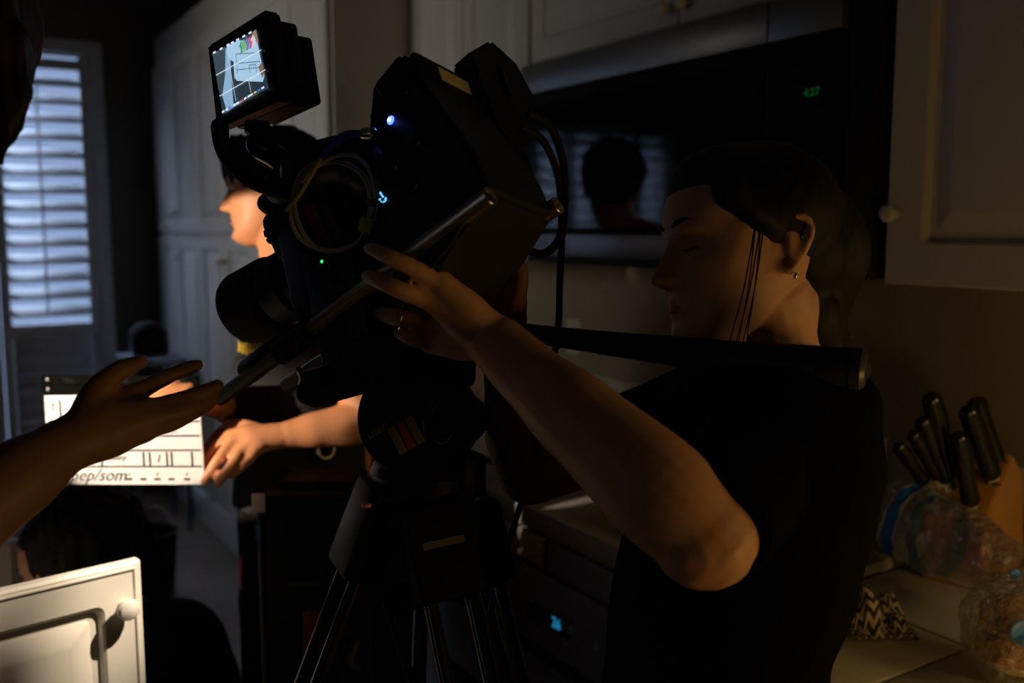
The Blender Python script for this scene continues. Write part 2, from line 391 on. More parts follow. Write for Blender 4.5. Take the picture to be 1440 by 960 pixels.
for cy in (1.42, 2.0):
    for cx in (1.33, 1.62):
        lathe('burner', [(0, .055), (.008, .05), (.012, .035), (.020, .035), (.022, .005)], frame((cx, cy, .92), (0, 0, 1)), BLK, rg, 20)
        bm = bmesh.new()
        for a in (-.1, 0, .1):
            add_box(bm, (cx-.125, cy+a-.006, .945), (cx+.125, cy+a+.006, .957), .002); add_box(bm, (cx+a-.006, cy-.125, .945), (cx+a+.006, cy+.125, .957), .002)
        for sx in (-.115, .115):
            for sy in (-.115, .115): add_box(bm, (cx+sx-.006, cy+sy-.006, .92), (cx+sx+.006, cy+sy+.006, .946))
        bmobj('grate', bm, BLKR, rg)
bl = thing('base_cabinet', (1.4, 2.69, 0), 'white base cabinet between the range and the tall pantry', 'cabinet')
box('body', (RX+.02, 2.305, 0), (WX-.012, 3.065, .90), WHITE, bl, .003)
panel_door('door', (RX+.018, 2.31, .12), (0, 1, 0), (0, 0, 1), (-1, 0, 0), .375, .75, WHITE, bl); panel_door('door', (RX+.018, 2.69, .12), (0, 1, 0), (0, 0, 1), (-1, 0, 0), .37, .75, WHITE, bl)

# island cabinet left of the frame with its open door
dd = Vector((math.sin(math.radians(79.5)), math.cos(math.radians(79.5)), 0)); dn = Vector((dd.y, -dd.x, 0))
free = at(198, 787, 1.5); ztop = free.z; DW, DH = .42, .62
hinge = free - dd*DW
isl = thing('island_cabinet', (hinge.x-.35, hinge.y+.6, 0), 'white kitchen island cabinet with open panelled door, lower left', 'cabinet')
box('body', (hinge.x-.64, hinge.y+.02, 0), (hinge.x-.03, hinge.y+1.0, ztop+.03), WHITE, isl, .003)
box('worktop', (hinge.x-.68, hinge.y-.02, ztop+.03), (hinge.x-.01, hinge.y+1.03, ztop+.07), TILE, isl, .006)
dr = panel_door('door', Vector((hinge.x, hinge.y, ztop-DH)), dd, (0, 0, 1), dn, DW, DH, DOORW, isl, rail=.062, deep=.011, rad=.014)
bm = bmesh.new()
for ins in (.010,):
    for a, b_ in (((ins, ins), (DW-ins, ins)), ((DW-ins, ins), (DW-ins, DH-ins)), ((DW-ins, DH-ins), (ins, DH-ins)), ((ins, DH-ins), (ins, ins))):
        add_tube(bm, [Vector((hinge.x, hinge.y, ztop-DH))+dd*a[0]+Vector((0, 0, a[1]))+dn*.0002, Vector((hinge.x, hinge.y, ztop-DH))+dd*b_[0]+Vector((0, 0, b_[1]))+dn*.0002], .0028, 8, 1)
bmobj('edge_bead', bm, DOORW, dr, smooth=True)
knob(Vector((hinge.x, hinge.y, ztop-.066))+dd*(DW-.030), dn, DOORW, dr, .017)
# small dark table with a bag by the back wall
st = thing('side_table', (.98, 4.95, 0), 'small grey-blue side table by the dark back wall beside the pantry', 'table')
TB = mat('blue_grey_paint', (.20, .24, .30), .5)
pt = at(212, 500, 4.95)
box('tabletop', (pt.x-.14, pt.y-.2, pt.z-.03), (pt.x+.14, pt.y+.2, pt.z), TB, st, .004)
for sx in (-.12, .12):
    for sy in (-.18, .18): box('leg', (pt.x+sx-.015, pt.y+sy-.015, 0), (pt.x+sx+.015, pt.y+sy+.015, pt.z-.028), TB, st)
bm = bmesh.new(); add_ell(bm, (pt.x, pt.y+.05, pt.z+.085), (.10, .09, .088)); add_box(bm, (pt.x-.09, pt.y-.03, pt.z+.002), (pt.x+.09, pt.y+.12, pt.z+.09), .02)
tag(fuse('black_bag', bm, BLKR, None, .008, 3), 'black bag lying on the small grey-blue side table', 'bag')
tb = at(205, 705, 4.0); tz = 0
tn = thing('waste_bin', (tb.x, tb.y, 0), 'black waste bin standing on the floor below the slate', 'bin')
lathe('bin', [(0, .09), (.01, .10), (.28, .12), (.29, .125), (.295, .11), (.29, .105), (.02, .085)], frame((tb.x, tb.y, 0), (0, 0, 1)), BLKR, tn, 24)
tube('handle', [(tb.x-.11, tb.y, .28), (tb.x-.06, tb.y, .38), (tb.x+.06, tb.y, .38), (tb.x+.11, tb.y, .28)], .004, CHROME, tn, 8)
# ------------------------------------------------------------------ people
HZr = [-.03, 0, .05, .10, .18, .25, .33, .42, .50, .56, .65, .75, .85, .93, .98, 1.0]
HW = [.10, .15, .20, .235, .265, .285, .30, .318, .33, .335, .342, .335, .29, .21, .12, .01]
HF = [.28, .345, .375, .38, .375, .38, .385, .385, .375, .385, .395, .37, .29, .18, .06, -.08]
HB = [.0, .03, .05, -.03, -.12, -.21, -.30, -.37, -.41, -.425, -.44, -.44, -.40, -.31, -.19, -.09]
def smooth01(x): x = min(1, max(0, x)); return x*x*(3-2*x)
def add_head(bm, M, h, ear=True, male=False, eb=0):
    NZ, NA = 90, 64; rings = []
    g = lambda x, s: math.exp(-(x/s)**2)
    for i in range(NZ+1):
        z = -.03+1.03*i/NZ
        wd, f, b_ = np.interp(z, HZr, HW), np.interp(z, HZr, HF), np.interp(z, HZr, HB)
        ring = []
        for k in range(NA):
            q = 2*math.pi*k/NA; cx, cy = math.sin(q), math.cos(q)
            x = wd*math.copysign(abs(cx)**.88, cx); y = (f+b_)/2+(f-b_)/2*math.copysign(abs(cy)**.88, cy)
            if cy > 0:
                fr = smooth01(cy*1.5)
                nose = (.125*smooth01((z-.285)/.05)*(1 if z < .345 else max(0, 1-(z-.345)/.19*.85)) if z < .535 else .019*max(0, 1-(z-.535)/.06))
                dy = nose*g(x, .045+.02*(z < .36))
                dy += .035*g(abs(x)-.055, .032)*g(z-.318, .030)
                dy += .024*g(z-.185, .024)*g(x, .105) + .029*g(z-.240, .022)*g(x, .095) - .010*g(z-.211, .010)*g(x, .11)
                dy += (.035 if male else .025)*g(z-.065, .05)*g(x, .09) - .018*g(z-.135, .028)*g(x, .10)
                dy -= .055*g(abs(x)-.145, .075)*g(z-.495, .045)
                dy += .022*g(abs(x)-.145, .055)*g(z-.49, .024)          # closed lid bulge
                dy += .020*g(abs(x)-.13, .09)*g(z-.575, .03)            # brow
                dy += .022*g(abs(x)-.20, .07)*g(z-.39, .06)             # cheekbone
                y += dy*fr
            ring.append(bm.verts.new(M @ Vector((x*h, y*h, z*h))))
        rings.append(ring)
    for A, B in zip(rings, rings[1:]):
        for j in range(NA): bm.faces.new((A[j], A[(j+1) % NA], B[(j+1) % NA], B[j]))
    bm.faces.new(rings[0][::-1]); bm.faces.new(rings[-1])
    if ear:
        for s in (-1, 1):
            pts = [(s*.315, .02, .36), (s*.335, -.015, .34), (s*.36, -.06, .40), (s*.38, -.10, .48), (s*.385, -.105, .55), (s*.375, -.06, .59), (s*.35, -.01, .575), (s*.33, .015, .53)]
            add_tube(bm, [M @ (Vector((p[0], p[1]-eb, p[2]))*h) for p in pts], [.018*h, .024*h, .020*h, .020*h, .020*h, .020*h, .018*h, .015*h], 8, 4)
            add_ell(bm, (0, 0, 0), (.020*h, .060*h, .115*h), M @ Matrix.Translation(Vector((s*.338, -.05-eb, .47))*h) @ Matrix.Rotation(s*-.35, 4, 'Z'), 12, 8)
def head_frame(chin, fwd, up):
    y = Vector(fwd).normalized(); z = Vector(up); z = (z-y*z.dot(y)).normalized(); x = y.cross(z)
    M = Matrix((x, y, z)).transposed().to_4x4(); M.translation = Vector(chin); return M
def cam_dir(r, u, f): return RT*r + UP*u + FW*f
def face_parts(M, h, parent, head, lips=True):
    for s in (-1, 1):
        bm = bmesh.new(); pts = []
        for k in range(6):
            t = k/5; pts.append(M @ (Vector((s*(.06+.16*t), .405-.115*t*t-.010, .595+.022*math.sin(t*2.6)))*h))
        add_tube(bm, pts, [.008*h, .013*h, .013*h, .011*h, .008*h, .004*h], 8, 3); bmobj('eyebrow', bm, HAIR, head, smooth=True)
        bm = bmesh.new()
        pts = [M @ (Vector((s*(.09+.115*t), .357+.020*math.sin(t*3.14)-.022*t, .478-.008*math.sin(t*3.14)))*h) for t in (0, .25, .5, .75, 1)]
        add_tube(bm, pts, .005*h, 6, 3); bmobj('eyelashes', bm, HAIR, head, smooth=True)
    if lips:
        for z, r in ((.236, .016), (.190, .020)):
            bm = bmesh.new()
            pts = [M @ (Vector((x, .389-abs(x)*abs(x)*5.5, z-(abs(x)*.07 if z > .2 else -abs(x)*.12)))*h) for x in (-.095, -.055, -.02, .02, .055, .095)]
            add_tube(bm, pts, [.003*h, r*h*.8, r*h, r*h, r*h*.8, .003*h], 10, 3); bmobj('lips', bm, LIPS, head, smooth=True)
def finger(bm, pts, r0, r1, ):
    n = len(pts); add_tube(bm, pts, [r0+(r1-r0)*i/(n-1) for i in range(n)], 10, 4)
def wrinkle(amp, sc, seed=0):
    return lambda p: amp*(noise.noise(p*sc+Vector((seed, 0, 0)))+.5*noise.noise(p*sc*2.3+Vector((0, seed, 0))))
def hairdisp(amp, sc):
    return lambda p: amp*noise.noise(Vector((p.x*sc, p.y*sc, p.z*sc*.18)))
def person(name, loc, label): return thing(name, loc, label, 'person')

# --- woman operating the camera
wo = person('person', (at(1050, 700, 1.1).x, at(1050, 700, 1.1).y, 0), 'woman in a black t-shirt with tied back dark hair, hands on the cinema camera')
hW = .222; fwdW = cam_dir(-.97, -.05, -.22); upW = cam_dir(-.05, .99, .02)
MW_ = head_frame(at(1054, 486, 1.06), fwdW, upW)
bm = bmesh.new(); add_head(bm, MW_, hW, eb=.045)
neck = [MW_ @ (Vector((0, -.12, .22))*hW), at(1092, 485, 1.10), at(1092, 525, 1.10)]
add_tube(bm, neck, [.054, .052, .060], 20)
add_tube(bm, [at(1082, 522, 1.10), at(1075, 580, 1.10), at(1055, 720, 1.10), at(1030, 880, 1.10), at(1020, 1010, 1.10), at(1020, 1110, 1.10)],
         [(.06, .08), (.10, .165), (.115, .15), (.105, .13), (.115, .16), (.10, .15)], 24, 6, 'round', RT)
for d in (-.08, .08):
    k = at(1020, 1100, 1.10)+Vector((FW.x, FW.y, 0)).normalized()*d
    add_tube(bm, [k, Vector((k.x-.02, k.y, .48)), Vector((k.x+.01, k.y, .09))], [.078, .055, .042], 16)
    add_tube(bm, [Vector((k.x+.03, k.y-.02, .045)), Vector((k.x-.06, k.y+.05, .035)), Vector((k.x-.13, k.y+.10, .03))], [.035, .036, .026], 12)
# near arm
sh = at(1080, 620, .99); el = at(985, 760, .84)
add_tube(bm, [sh, sh.lerp(el, .5)+cam_dir(.01, -.01, 0), el], [.052, .047, .043], 20)
add_tube(bm, [el+cam_dir(.006, .0, 0), at(925, 690, .855), at(815, 590, .90), at(745, 528, .94), at(700, 484, .965)], [.043, (.050), .042, .0335, .030], 20)
K = {'i': at(620, 396, .945), 'm': at(608, 424, .955), 'r': at(606, 455, .985), 'p': at(607, 482, .995)}
wr_ = at(703, 482, .97)
for k, q in K.items(): add_tube(bm, [wr_.lerp(K['m'], .1), wr_.lerp(q, .5), q], [.024, .019, .0125], 14)
finger(bm, [K['i'], at(578, 375, .932), at(545, 360, .930), at(521, 349, .942)], .0105, .0072)
finger(bm, [K['m'], at(565, 408, .940), at(537, 396, .944), at(518, 388, .962)], .0110, .0078)
finger(bm, [K['r'], at(567, 447, .968), at(545, 444, .980), at(535, 440, 1.005)], .0105, .0078)
finger(bm, [K['p'], at(580, 476, .982), at(567, 470, .992), at(560, 467, 1.01)], .0092, .0070)
finger(bm, [wr_.lerp(K['i'], .25), at(655, 425, 1.005), at(622, 385, 1.03), at(600, 362, 1.045)], .0150, .0088)
# far arm: upper arm to the left, forearm up to the handle
sf = at(985, 575, 1.22); ef = at(745, 668, 1.20); wf = at(713, 492, 1.14)
add_tube(bm, [sf, sf.lerp(ef, .5), ef], [.050, .043, .038], 18)
add_tube(bm, [ef, at(726, 610, 1.185), at(716, 540, 1.16), wf], [.038, .040, .031, .026], 18)
KF = [at(697, 425, 1.13), at(705, 420, 1.115), at(716, 418, 1.10), at(728, 424, 1.09)]
for q in KF: add_tube(bm, [wf, wf.lerp(q, .5), q], [.022, .017, .012], 12)
for i, q in enumerate(KF): finger(bm, [q, q+cam_dir(.004, .034, .0), q+cam_dir(-.012, .050, .01), q+cam_dir(-.03, .045, .02)], .0098, .0074)
finger(bm, [wf.lerp(KF[0], .4), at(680, 440, 1.12), at(672, 415, 1.11), at(676, 398, 1.11)], .0135, .0085)
skW = fuse('body', bm, SKINW, wo, .0034, 3)
face_parts(MW_, hW, wo, skW)
for u, v, d in ((518, 347, .9355), (515, 385, .9545)): 
    bm = bmesh.new(); add_ell(bm, (0, 0, 0), (.0055, .0042, .0016), frame(at(u, v, d), cam_dir(-.3, .55, -.8), cam_dir(-.9, .3, 0)), 12, 8); bmobj('fingernail', bm, NAIL, skW, smooth=True)
def ring_torus(name, c, axis, R, r, m, parent):
    M = frame(c, axis); bm = bmesh.new(); P_ = [M @ Vector((math.cos(a)*R, math.sin(a)*R, 0)) for a in np.linspace(0, 2*math.pi, 21)]
    add_tube(bm, P_, r, 8, 2, 'flat'); return bmobj(name, bm, m, parent, smooth=True)
GOLD = mat('gold', (.85, .65, .35), .2, 1)
ring_torus('ring', at(563, 446.5, .969), at(563, 446.5, .969)-at(590, 451, .975), .0112, .0014, GOLD, wo)['label'] = 'thin gold ring'
ern = MW_ @ (Vector((-.355, -.075, .33))*hW); ern2 = MW_ @ (Vector((.355, -.075, .33))*hW)
for e in (ern, ern2):
    bm = bmesh.new(); add_ell(bm, e+Vector((0, 0, -.004)), (.0022, .0022, .0035)); bmobj('earring', bm, CHROME, wo, smooth=True)
# t-shirt
bm = bmesh.new()
add_tube(bm, [at(1092, 520, 1.10), at(1085, 560, 1.09), at(1064, 640, 1.08), at(1040, 760, 1.08), at(1008, 880, 1.08), at(992, 1010, 1.08), at(990, 1090, 1.08)],
         [(.070, .085), (.110, .165), (.128, .182), (.126, .182), (.118, .18), (.120, .185), (.122, .19)], 28, 8, 'flat', RT)
add_tube(bm, [at(1100, 585, 1.0), sh.lerp(el, .2), sh.lerp(el, .9)], [.066, .064, .058], 20, 6, 'flat')
add_tube(bm, [at(1010, 560, 1.2), sf.lerp(ef, .15), sf.lerp(ef, .46)], [.062, .060, .056], 20, 6, 'flat')
ts = fuse('t_shirt', bm, SHIRT, wo, .006, 4, wrinkle(.006, 9, 3))
bm = bmesh.new()
add_tube(bm, [at(1012, 1060, 1.09), at(1015, 1130, 1.09)], [(.128, .185), (.125, .18)], 24, 4, 'flat', RT)
for d in (-.08, .08):
    k = at(1020, 1100, 1.10)+Vector((FW.x, FW.y, 0)).normalized()*d
    add_tube(bm, [k, Vector((k.x-.02, k.y, .48)), Vector((k.x+.01, k.y, .08))], [.095, .075, .065], 16, 6, 'flat')
fuse('trousers', bm, PANTS, wo, .008, 3, wrinkle(.004, 10))
# hair pulled back with a tail over the shoulder
bm = bmesh.new()
add_ell(bm, (0, -.09*hW, .65*hW), (.388*hW, .415*hW, .368*hW), MW_, 32, 20)
add_ell(bm, (0, .08*hW, .80*hW), (.31*hW, .285*hW, .20*hW), MW_, 32, 20)
add_ell(bm, (0, -.28*hW, .46*hW), (.28*hW, .25*hW, .26*hW), MW_, 24, 16)
L2 = lambda x, y, z: MW_ @ (Vector((x, y, z))*hW)
add_tube(bm, [at(1118, 395, 1.07), at(1140, 445, 1.08), at(1172, 500, 1.09)], [.030, .034, .016], 14)
add_tube(bm, [L2(0, -.40, .62), L2(0, -.50, .45), at(1150, 440, 1.12), at(1160, 490, 1.12), at(1165, 530, 1.14)], [.045, .040, .034, .030, .018], 16)
for s in (-1, 1): add_tube(bm, [L2(s*.30, .20, .72), L2(s*.335, .10, .62), L2(s*.345, .02, .56)], [.02, .014, .008], 10)
hr = fuse('hair', bm, HAIR, wo, .005, 4, hairdisp(.0012, 160))
for dx in range(5):
    side = L2(-.34, .05+dx*.012, .62) if (L2(-.34, 0, .5)-CAM).length < (L2(.34, 0, .5)-CAM).length else L2(.34, .05+dx*.012, .62)
    rx_ = random.uniform(-.004, .004)
    q0 = side+cam_dir(-.005+rx_, -.03, -.012)
    tube('hair_strand', [side, q0, q0+cam_dir(-.008+.9*rx_, -.055, -.004), q0+cam_dir(-.016+2*rx_, -.100, -.002), q0+cam_dir(-.022+3*rx_, -.125-.008*dx, .0)], [.0009, .0009, .0008, .0006, .0002], HAIR, hr, 6, 4)

# --- young man with the slate
bo = person('person', (at(430, 700, 2.0).x, at(430, 700, 2.0).y, 0), 'young man in black holding the film slate, warm light on his cheek and arm')
hB = .224; fwdB = cam_dir(-.985, -.10, -.05); upB = cam_dir(-.06, 1, .0)
MB_ = head_frame(at(390, 338, 2.0), fwdB, upB)
bm = bmesh.new(); add_head(bm, MB_, hB, True, True)
add_tube(bm, [MB_ @ (Vector((0, -.10, .25))*hB), at(407, 385, 2.0), at(420, 425, 2.0)], [.060, .058, .065], 20)
add_tube(bm, [at(420, 420, 2.0), at(425, 470, 2.0), at(425, 560, 2.0), at(425, 650, 2.0), at(425, 720, 2.0)], [(.06, .09), (.10, .17), (.11, .16), (.10, .14), (.11, .15)], 24, 6, 'round', RT)
for d in (-.09, .09):
    k = at(425, 715, 2.0)+Vector((FW.x, FW.y, 0)).normalized()*d
    add_tube(bm, [k, Vector((k.x-.02, k.y, .50)), Vector((k.x+.0, k.y, .09))], [.085, .06, .045], 16)
    add_tube(bm, [Vector((k.x+.04, k.y-.02, .05)), Vector((k.x-.08, k.y+.05, .04)), Vector((k.x-.15, k.y+.10, .035))], [.038, .042, .03], 12)
shb = at(462, 450, 1.84); elb = at(522, 590, 1.80); wrb = at(402, 611, 1.74)
add_tube(bm, [shb, shb.lerp(elb, .5), elb], [.052, .046, .040], 18)
add_tube(bm, [elb, at(490, 597, 1.79), at(445, 604, 1.765), wrb], [.040, .041, .034, .025], 18)
KB = [at(322, 611, 1.715), at(328, 620, 1.70), at(338, 634, 1.69), at(350, 645, 1.69)]
for q in KB: add_tube(bm, [wrb, at(372, 612, 1.725).lerp(q, .35), q], [.023, .020, .0115], 12)
finger(bm, [KB[0], at(300, 629, 1.70), at(286, 650, 1.69), at(278, 669, 1.685)], .0112, .0082)
finger(bm, [KB[1], at(309, 643, 1.675), at(296, 662, 1.67), at(288, 677, 1.67)], .0115, .0082)
finger(bm, [KB[2], at(325, 655, 1.665), at(314, 668, 1.665), at(307, 680, 1.67)], .0110, .0080)
finger(bm, [KB[3], at(340, 656, 1.675), at(331, 664, 1.68), at(325, 669, 1.69)], .0095, .0070)
finger(bm, [at(365, 606, 1.735), at(335, 598, 1.74), at(308, 610, 1.735), at(290, 632, 1.725)], .0150, .0090)
shf = at(385, 450, 2.15); elf = at(352, 582, 2.10); wrf = at(296, 567, 1.76)
add_tube(bm, [shf, shf.lerp(elf, .5), elf], [.050, .045, .040], 18)
add_tube(bm, [elf, at(330, 575, 2.0), wrf], [.040, .036, .025], 18)
KF = [at(268, 546, 1.68), at(262, 553, 1.67), at(258, 561, 1.665), at(256, 569, 1.67)]
for q in KF: add_tube(bm, [wrf, wrf.lerp(q, .5), q], [.024, .019, .0115], 12)
for i, q in enumerate(KF): finger(bm, [q, q+cam_dir(-.028, -.004, -.012), q+cam_dir(-.045, -.008, -.014), q+cam_dir(-.060, -.012, -.010)], .0108, .0080)
finger(bm, [wrf.lerp(KF[0], .4), at(262, 540, 1.70), at(242, 541, 1.675), at(228, 547, 1.665)], .0135, .0088)
skB = fuse('body', bm, SKINB, bo, .0042, 3)
face_parts(MB_, hB, bo, skB)
bm = bmesh.new()
LB = lambda x, y, z: MB_ @ (Vector((x, y, z))*hB)
add_ell(bm, (0, -.09*hB, .67*hB), (.39*hB, .45*hB, .39*hB), MB_, 32, 20)
add_ell(bm, (0, .16*hB, .76*hB), (.36*hB, .27*hB, .22*hB), MB_, 32, 20)
add_ell(bm, (0, -.25*hB, .46*hB), (.30*hB, .24*hB, .24*hB), MB_, 24, 16)
for k in range(11):
    x = -.30+.06*k; add_tube(bm, [LB(x*.9, .22, .86), LB(x, .36-abs(x)*.3, .74), LB(x*1.1, .395-abs(x)*.45, .60-.03*(k % 3))], [.022, .020, .006], 8)
for s in (-1, 1):
    for k in range(5): add_tube(bm, [LB(s*.34, .18-.06*k, .70), LB(s*.36, .17-.06*k, .58), LB(s*.352, .16-.06*k, .47-.02*(k % 2))], [.020, .016, .006], 8)
fuse('hair', bm, HAIR, bo, .006, 2, hairdisp(.006, 90))
bm = bmesh.new()
add_tube(bm, [at(422, 415, 2.0), at(428, 455, 2.0), at(426, 540, 2.0), at(424, 640, 2.0), at(424, 705, 2.0)], [(.075, .10), (.125, .185), (.135, .185), (.132, .175), (.135, .18)], 28, 8, 'flat', RT)
add_tube(bm, [at(450, 440, 1.86), shb.lerp(elb, .3), shb.lerp(elb, .66)], [.066, .066, .062], 18, 6, 'flat')
add_tube(bm, [at(395, 440, 2.13), shf.lerp(elf, .2), shf.lerp(elf, .48)], [.062, .062, .060], 18, 6, 'flat')
shB = fuse('t_shirt', bm, SHIRTG, bo, .007, 4, wrinkle(.006, 8, 9))
YEL = mat('yellow_print', (.85, .55, .05), .6)
PRN = []
for i in range(9):
    u = 336+i*4.9
    PRN.append((u, 481+2*math.sin(i*2.1), 497-2*math.cos(i*1.7)))
# yellow lettering across the shirt front
def shirt_front(u, v):
    dg = bpy.context.evaluated_depsgraph_get(); me = shB.data
    r = rayat(u, v).normalized()
    from mathutils.bvhtree import BVHTree
    if not hasattr(shirt_front, 't'): shirt_front.t = BVHTree.FromPolygons([v_.co.copy() for v_ in me.vertices], [tuple(p.vertices) for p in me.polygons])
    h_ = shirt_front.t.ray_cast(CAM, r); return h_[0], h_[1]
bm = bmesh.new()
for u, v0, v1 in PRN:
    cols = []
    for v in np.linspace(v0, v1, 5):
        row = []
        for du in (0, 3.6):
            h_, n_ = shirt_front(u+du, v)
            row.append(bm.verts.new(h_+n_*.0016) if h_ is not None else None)
        cols.append(row)
    for A, B in zip(cols, cols[1:]):
        if None not in A+B: bm.faces.new((A[0], A[1], B[1], B[0]))
bmobj('chest_print', bm, YEL, shB)['label'] = 'yellow printed lettering'
bm = bmesh.new()
add_tube(bm, [at(424, 690, 2.0), at(425, 740, 2.0)], [(.128, .175), (.128, .17)], 24, 4, 'flat', RT)
for d in (-.09, .09):
    k = at(425, 715, 2.0)+Vector((FW.x, FW.y, 0)).normalized()*d
    add_tube(bm, [k, Vector((k.x-.02, k.y, .50)), Vector((k.x+.01, k.y, .08))], [.105, .085, .08], 16, 6, 'flat')
tr = fuse('trousers', bm, PANTS, bo, .009, 3, wrinkle(.006, 9, 5))
PINK = mat('pink_plastic', (.8, .08, .22), .4)
p0 = at(341, 803, 1.87); box('pocket_tag', p0+Vector((-.006, -.004, -.035)), p0+Vector((.006, .004, .03)), PINK, bo, .003)['label'] = 'pink tag at the trouser pocket'
ring_torus('belt_carabiner', at(458, 632, 1.84), cam_dir(.6, .1, -.8), .016, .004, STEEL, bo)['label'] = 'steel carabiner on the belt'

# --- person reaching in from the left
le = person('person', (at(-330, 600, .85).x, at(-330, 600, .85).y, 0), 'person at the left edge with dark brown hair reaching an open hand to the rods')
hL = .225
ML_ = head_frame(at(-150, 235, .86), cam_dir(.15, -.22, .96), cam_dir(.12, .97, .2))
bm = bmesh.new(); add_head(bm, ML_, hL)
add_tube(bm, [ML_ @ (Vector((0, -.1, .22))*hL), at(-205, 250, .84), at(-260, 310, .85)], [.055, .055, .065], 18)
base = at(-330, 600, .85)
add_tube(bm, [at(-260, 300, .85), at(-300, 380, .85), at(-330, 600, .85), at(-340, 850, .85)], [(.07, .09), (.11, .17), (.11, .15), (.12, .16)], 22, 6, 'round', RT)
for d in (-.08, .08):
    k = at(-340, 850, .85)+Vector((FW.x, FW.y, 0)).normalized()*d
    add_tube(bm, [k, Vector((k.x, k.y, .50)), Vector((k.x, k.y, .09))], [.085, .06, .045], 16)
    add_tube(bm, [Vector((k.x-.04, k.y+.02, .05)), Vector((k.x+.06, k.y-.04, .04)), Vector((k.x+.13, k.y-.07, .035))], [.038, .042, .03], 12)
shl = at(-285, 420, .95); ell = at(-190, 800, .80); wrl = at(88, 628, .90)
add_tube(bm, [shl, shl.lerp(ell, .5), ell], [.052, .046, .040], 18)
add_tube(bm, [ell, at(-90, 752, .82), at(20, 676, .865), wrl], [.040, .043, .036, .0275], 18)
add_tube(bm, [at(-320, 420, .72), at(-340, 640, .70), at(-330, 850, .74)], [.05, .042, .03], 16)
KL = [at(190, 554, .965), at(206, 575, .95), at(208, 588, .945), at(203, 605, .945)]
for q in KL: add_tube(bm, [wrl, wrl.lerp(q, .5), q], [.0255, .0215, .0130], 14)
add_tube(bm, [wrl, at(140, 600, .925), at(180, 585, .945)], [.026, .027, .020], 14)
finger(bm, [KL[0], at(222, 536, .985), at(254, 521, 1.0), at(277, 513, 1.01)], .0100, .0070)
finger(bm, [KL[1], at(250, 563, .97), at(282, 552, .985), at(306, 542, .995)], .0100, .0070)
finger(bm, [KL[2], at(252, 579, .965), at(282, 568, .985), at(300, 559, 1.0)], .0110, .0072)
finger(bm, [KL[3], at(243, 594, .965), at(272, 580, .985), at(292, 570, 1.0)], .0100, .0068)
finger(bm, [at(120, 590, .915), at(133, 553, .93), at(165, 523, .945), at(198, 508, .955)], .0170, .0078)
skL = fuse('body', bm, SKIND, le, .0034, 3)
face_parts(ML_, hL, le, skL)
LL = lambda x, y, z: ML_ @ (Vector((x, y, z))*hL)
bm = bmesh.new()
add_ell(bm, (0, -.06*hL, .66*hL), (.42*hL, .48*hL, .42*hL), ML_, 32, 20)
add_tube(bm, [at(-110, 60, .83), at(-60, 60, .82), at(-10, 80, .82), at(6, 140, .82), at(2, 200, .825)], [.09, .075, .035, .020, .008], 14)
add_tube(bm, [at(-60, 20, .80), at(-8, 60, .80), at(22, 120, .80), at(32, 165, .80)], [.06, .028, .012, .004], 12)
for k in range(10):
    u = -70+9*k; add_tube(bm, [at(u-20, 80, .80+.01*(k % 3)), at(u, 170, .80), at(u-4, 215+random.uniform(-12, 30), .805)], [.022, .013, .002], 8)
hl = fuse('hair', bm, HAIRB, le, .005, 2, hairdisp(.004, 120))
for k in range(14):
    u = 6+random.random()*34; v = random.uniform(60, 110)
    tube('hair_strand', [at(u-8, v-40, .80), at(u+2, v+20, .795), at(u, v+62, .80), at(u-8-random.random()*8, v+85, .805)], [.0012, .0010, .0008, .0003], HAIRB, hl, 5, 4)
bm = bmesh.new()
add_tube(bm, [at(-265, 300, .85), at(-300, 370, .85), at(-335, 600, .85), at(-345, 860, .85)], [(.08, .10), (.125, .185), (.13, .175), (.135, .18)], 24, 8, 'flat', RT)
add_tube(bm, [at(-290, 410, .94), shl.lerp(ell, .25), shl.lerp(ell, .55)], [.064, .062, .058], 16, 6, 'flat')
add_tube(bm, [at(-310, 410, .74), at(-325, 500, .72), at(-335, 580, .71)], [.064, .062, .058], 16, 6, 'flat')
fuse('t_shirt', bm, SHIRT, le, .008, 3, wrinkle(.005, 9))
bm = bmesh.new()
for d in (-.08, .08):
    k = at(-340, 850, .85)+Vector((FW.x, FW.y, 0)).normalized()*d
    add_tube(bm, [k, Vector((k.x, k.y, .50)), Vector((k.x, k.y, .08))], [.105, .085, .075], 16, 6, 'flat')
fuse('trousers', bm, PANTS, le, .009, 3)

